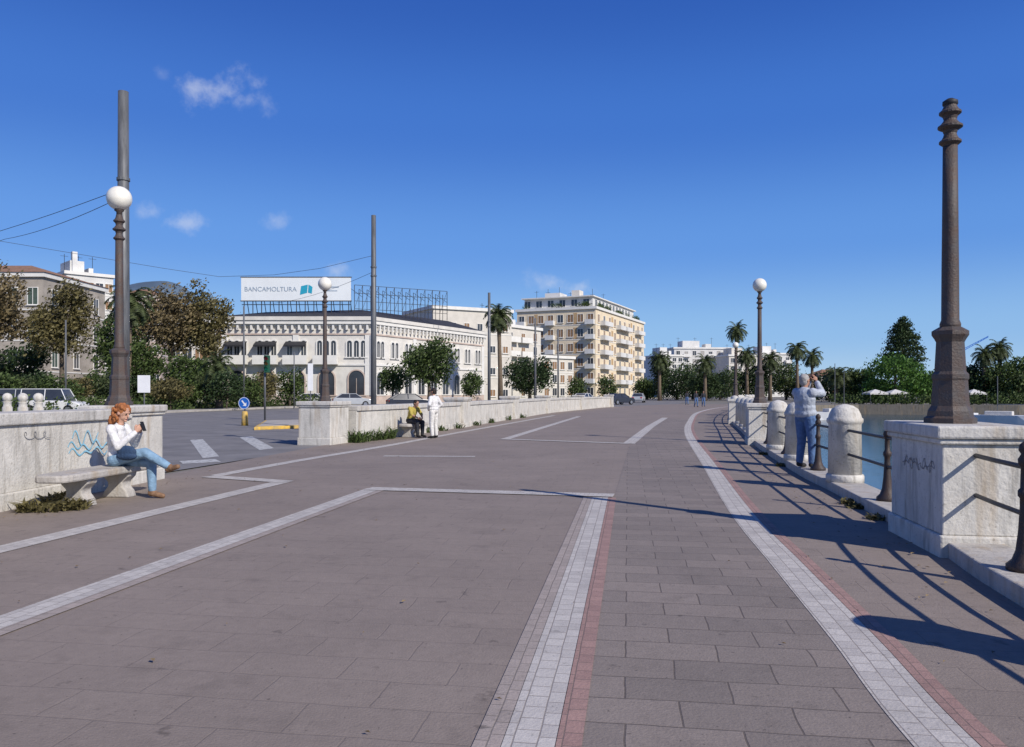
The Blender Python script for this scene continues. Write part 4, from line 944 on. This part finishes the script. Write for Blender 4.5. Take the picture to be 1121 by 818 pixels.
S3=dict(S2); S3.update(elL=(-.08,.24,1.1),elR=(.03,-.24,1.1),wrL=(.02,.25,.86),wrR=(.17,-.25,.88),hdL=(.05,.25,.77),hdR=(.22,-.25,.79),knL=(.14,.1,.5),anL=(.12,.1,.1),toL=(.27,.1,.05),knR=(.0,-.1,.49),anR=(-.22,-.1,.12),toR=(-.1,-.1,.04))
wk=person('distant walker in dark clothes, left one near the end of the promenade',(X_(762,82),82,0),-R(80),S3,'cloth_dark','jeans_dark','skin2','hair_dark','shoe_dark',2,'short',.02,group='distant walkers on the promenade')
for px,d,l,a in ((770,84,'distant walker in dark clothes, right one near the end of the promenade',-R(95)),(752,96,'farthest walker, left of the pair at the promenade end',R(90))):
    c=copy_tree(wk); c.location=(X_(px,d),d,0); c.rotation_euler=(0,0,a); c['label']=l

# ---------------------------------------------------------------- light, sky, camera
az=Vector((.69,-.724)); el=R(36)
sun=bpy.data.lights.new('sun','SUN'); sun.energy=4.7; sun.angle=R(.53); sun.color=(1,.94,.86); so=bpy.data.objects.new('sun',sun); col.objects.link(so)
ds=Vector((az.x*math.cos(el),az.y*math.cos(el),math.sin(el))); so.rotation_euler=ds.to_track_quat('Z','Y').to_euler(); so.location=(20,-20,30)
w=bpy.data.worlds.new('World'); scene.world=w; w.use_nodes=True; nt=w.node_tree; L=nt.links.new; bg=nt.nodes['Background']
sk=N(nt,'ShaderNodeTexSky',sky_type='NISHITA'); sk.sun_disc=False; sk.sun_elevation=el; sk.sun_rotation=math.atan2(az.x,az.y); sk.air_density=1.0; sk.dust_density=.2; sk.ozone_density=2.0
tc=N(nt,'ShaderNodeTexCoord'); sx=N(nt,'ShaderNodeSeparateXYZ'); L(tc.outputs['Generated'],sx.inputs[0])
def MA(op,a,b=None,c=None):
    n=N(nt,'ShaderNodeMath',operation=op)
    for i,v in enumerate((a,b,c)):
        if v is None: continue
        if isinstance(v,(int,float)): n.inputs[i].default_value=v
        else: L(v,n.inputs[i])
    return n.outputs[0]
gr=N(nt,'ShaderNodeValToRGB'); L(sx.outputs[2],gr.inputs[0]); ce=gr.color_ramp; ce.interpolation='EASE'
ce.elements[0].position=0; ce.elements[0].color=(.40,.62,.88,1); ce.elements[1].position=1; ce.elements[1].color=(.012,.055,.3,1)
for p_,c_ in ((.07,(.24,.48,.86)),(.18,(.10,.30,.80)),(.32,(.036,.17,.65)),(.46,(.014,.10,.50))):
    e=ce.elements.new(p_); e.color=c4(c_)
sc_=N(nt,'ShaderNodeVectorMath',operation='SCALE'); L(gr.outputs[0],sc_.inputs[0]); sc_.inputs['Scale'].default_value=10.
ms=N(nt,'ShaderNodeMixRGB'); ms.inputs[0].default_value=.82; L(sk.outputs[0],ms.inputs[1]); L(sc_.outputs[0],ms.inputs[2])
ym=MA('MAXIMUM',sx.outputs[1],.01); u=MA('DIVIDE',sx.outputs[0],ym); v=MA('DIVIDE',sx.outputs[2],ym)
nz=N(nt,'ShaderNodeTexNoise'); nz.inputs['Scale'].default_value=38; nz.inputs['Detail'].default_value=8; nz.inputs['Roughness'].default_value=.6; L(tc.outputs['Generated'],nz.inputs[0])
tot=None
for px,py,a,b,st in ((235,97,44,20,.5),(272,110,22,12,.42),(205,244,26,11,.42),(165,231,16,9,.35),(300,241,20,10,.3),(588,308,22,13,.38),(631,316,20,12,.45),(368,297,14,9,.35),(176,81,12,10,.15),(290,113,12,14,.28)):
    du=MA('DIVIDE',MA('SUBTRACT',u,(px-CX)/F),a/F); dv=MA('DIVIDE',MA('SUBTRACT',v,(HY-py)/F),b/F)
    q=MA('SQRT',MA('ADD',MA('MULTIPLY',du,du),MA('MULTIPLY',dv,dv)))
    q=MA('ADD',q,MA('MULTIPLY',MA('SUBTRACT',nz.outputs[0],.5),3.2))
    n=N(nt,'ShaderNodeMapRange'); n.interpolation_type='SMOOTHSTEP'; n.inputs['From Min'].default_value=1.2; n.inputs['From Max'].default_value=-.5; n.inputs['To Min'].default_value=0; n.inputs['To Max'].default_value=st; L(q,n.inputs['Value'])
    tot=n.outputs[0] if tot is None else MA('MAXIMUM',tot,n.outputs[0])
mx=N(nt,'ShaderNodeMixRGB'); L(tot,mx.inputs[0]); L(ms.outputs[0],mx.inputs[1]); mx.inputs[2].default_value=(7.2,7.6,8.6,1)
L(mx.outputs[0],bg.inputs[0]); bg.inputs[1].default_value=.1
cam=bpy.data.cameras.new('camera'); co=bpy.data.objects.new('camera',cam); col.objects.link(co); co.location=(0,0,H); co.rotation_euler=(PI/2,0,0)
cam.sensor_width=36; cam.lens=F/1121*36; cam.shift_y=21/1121; cam.clip_end=6000; cam.clip_start=.05; scene.camera=co
scene.view_settings.view_transform='Standard'; scene.view_settings.look='None'; scene.view_settings.exposure=0
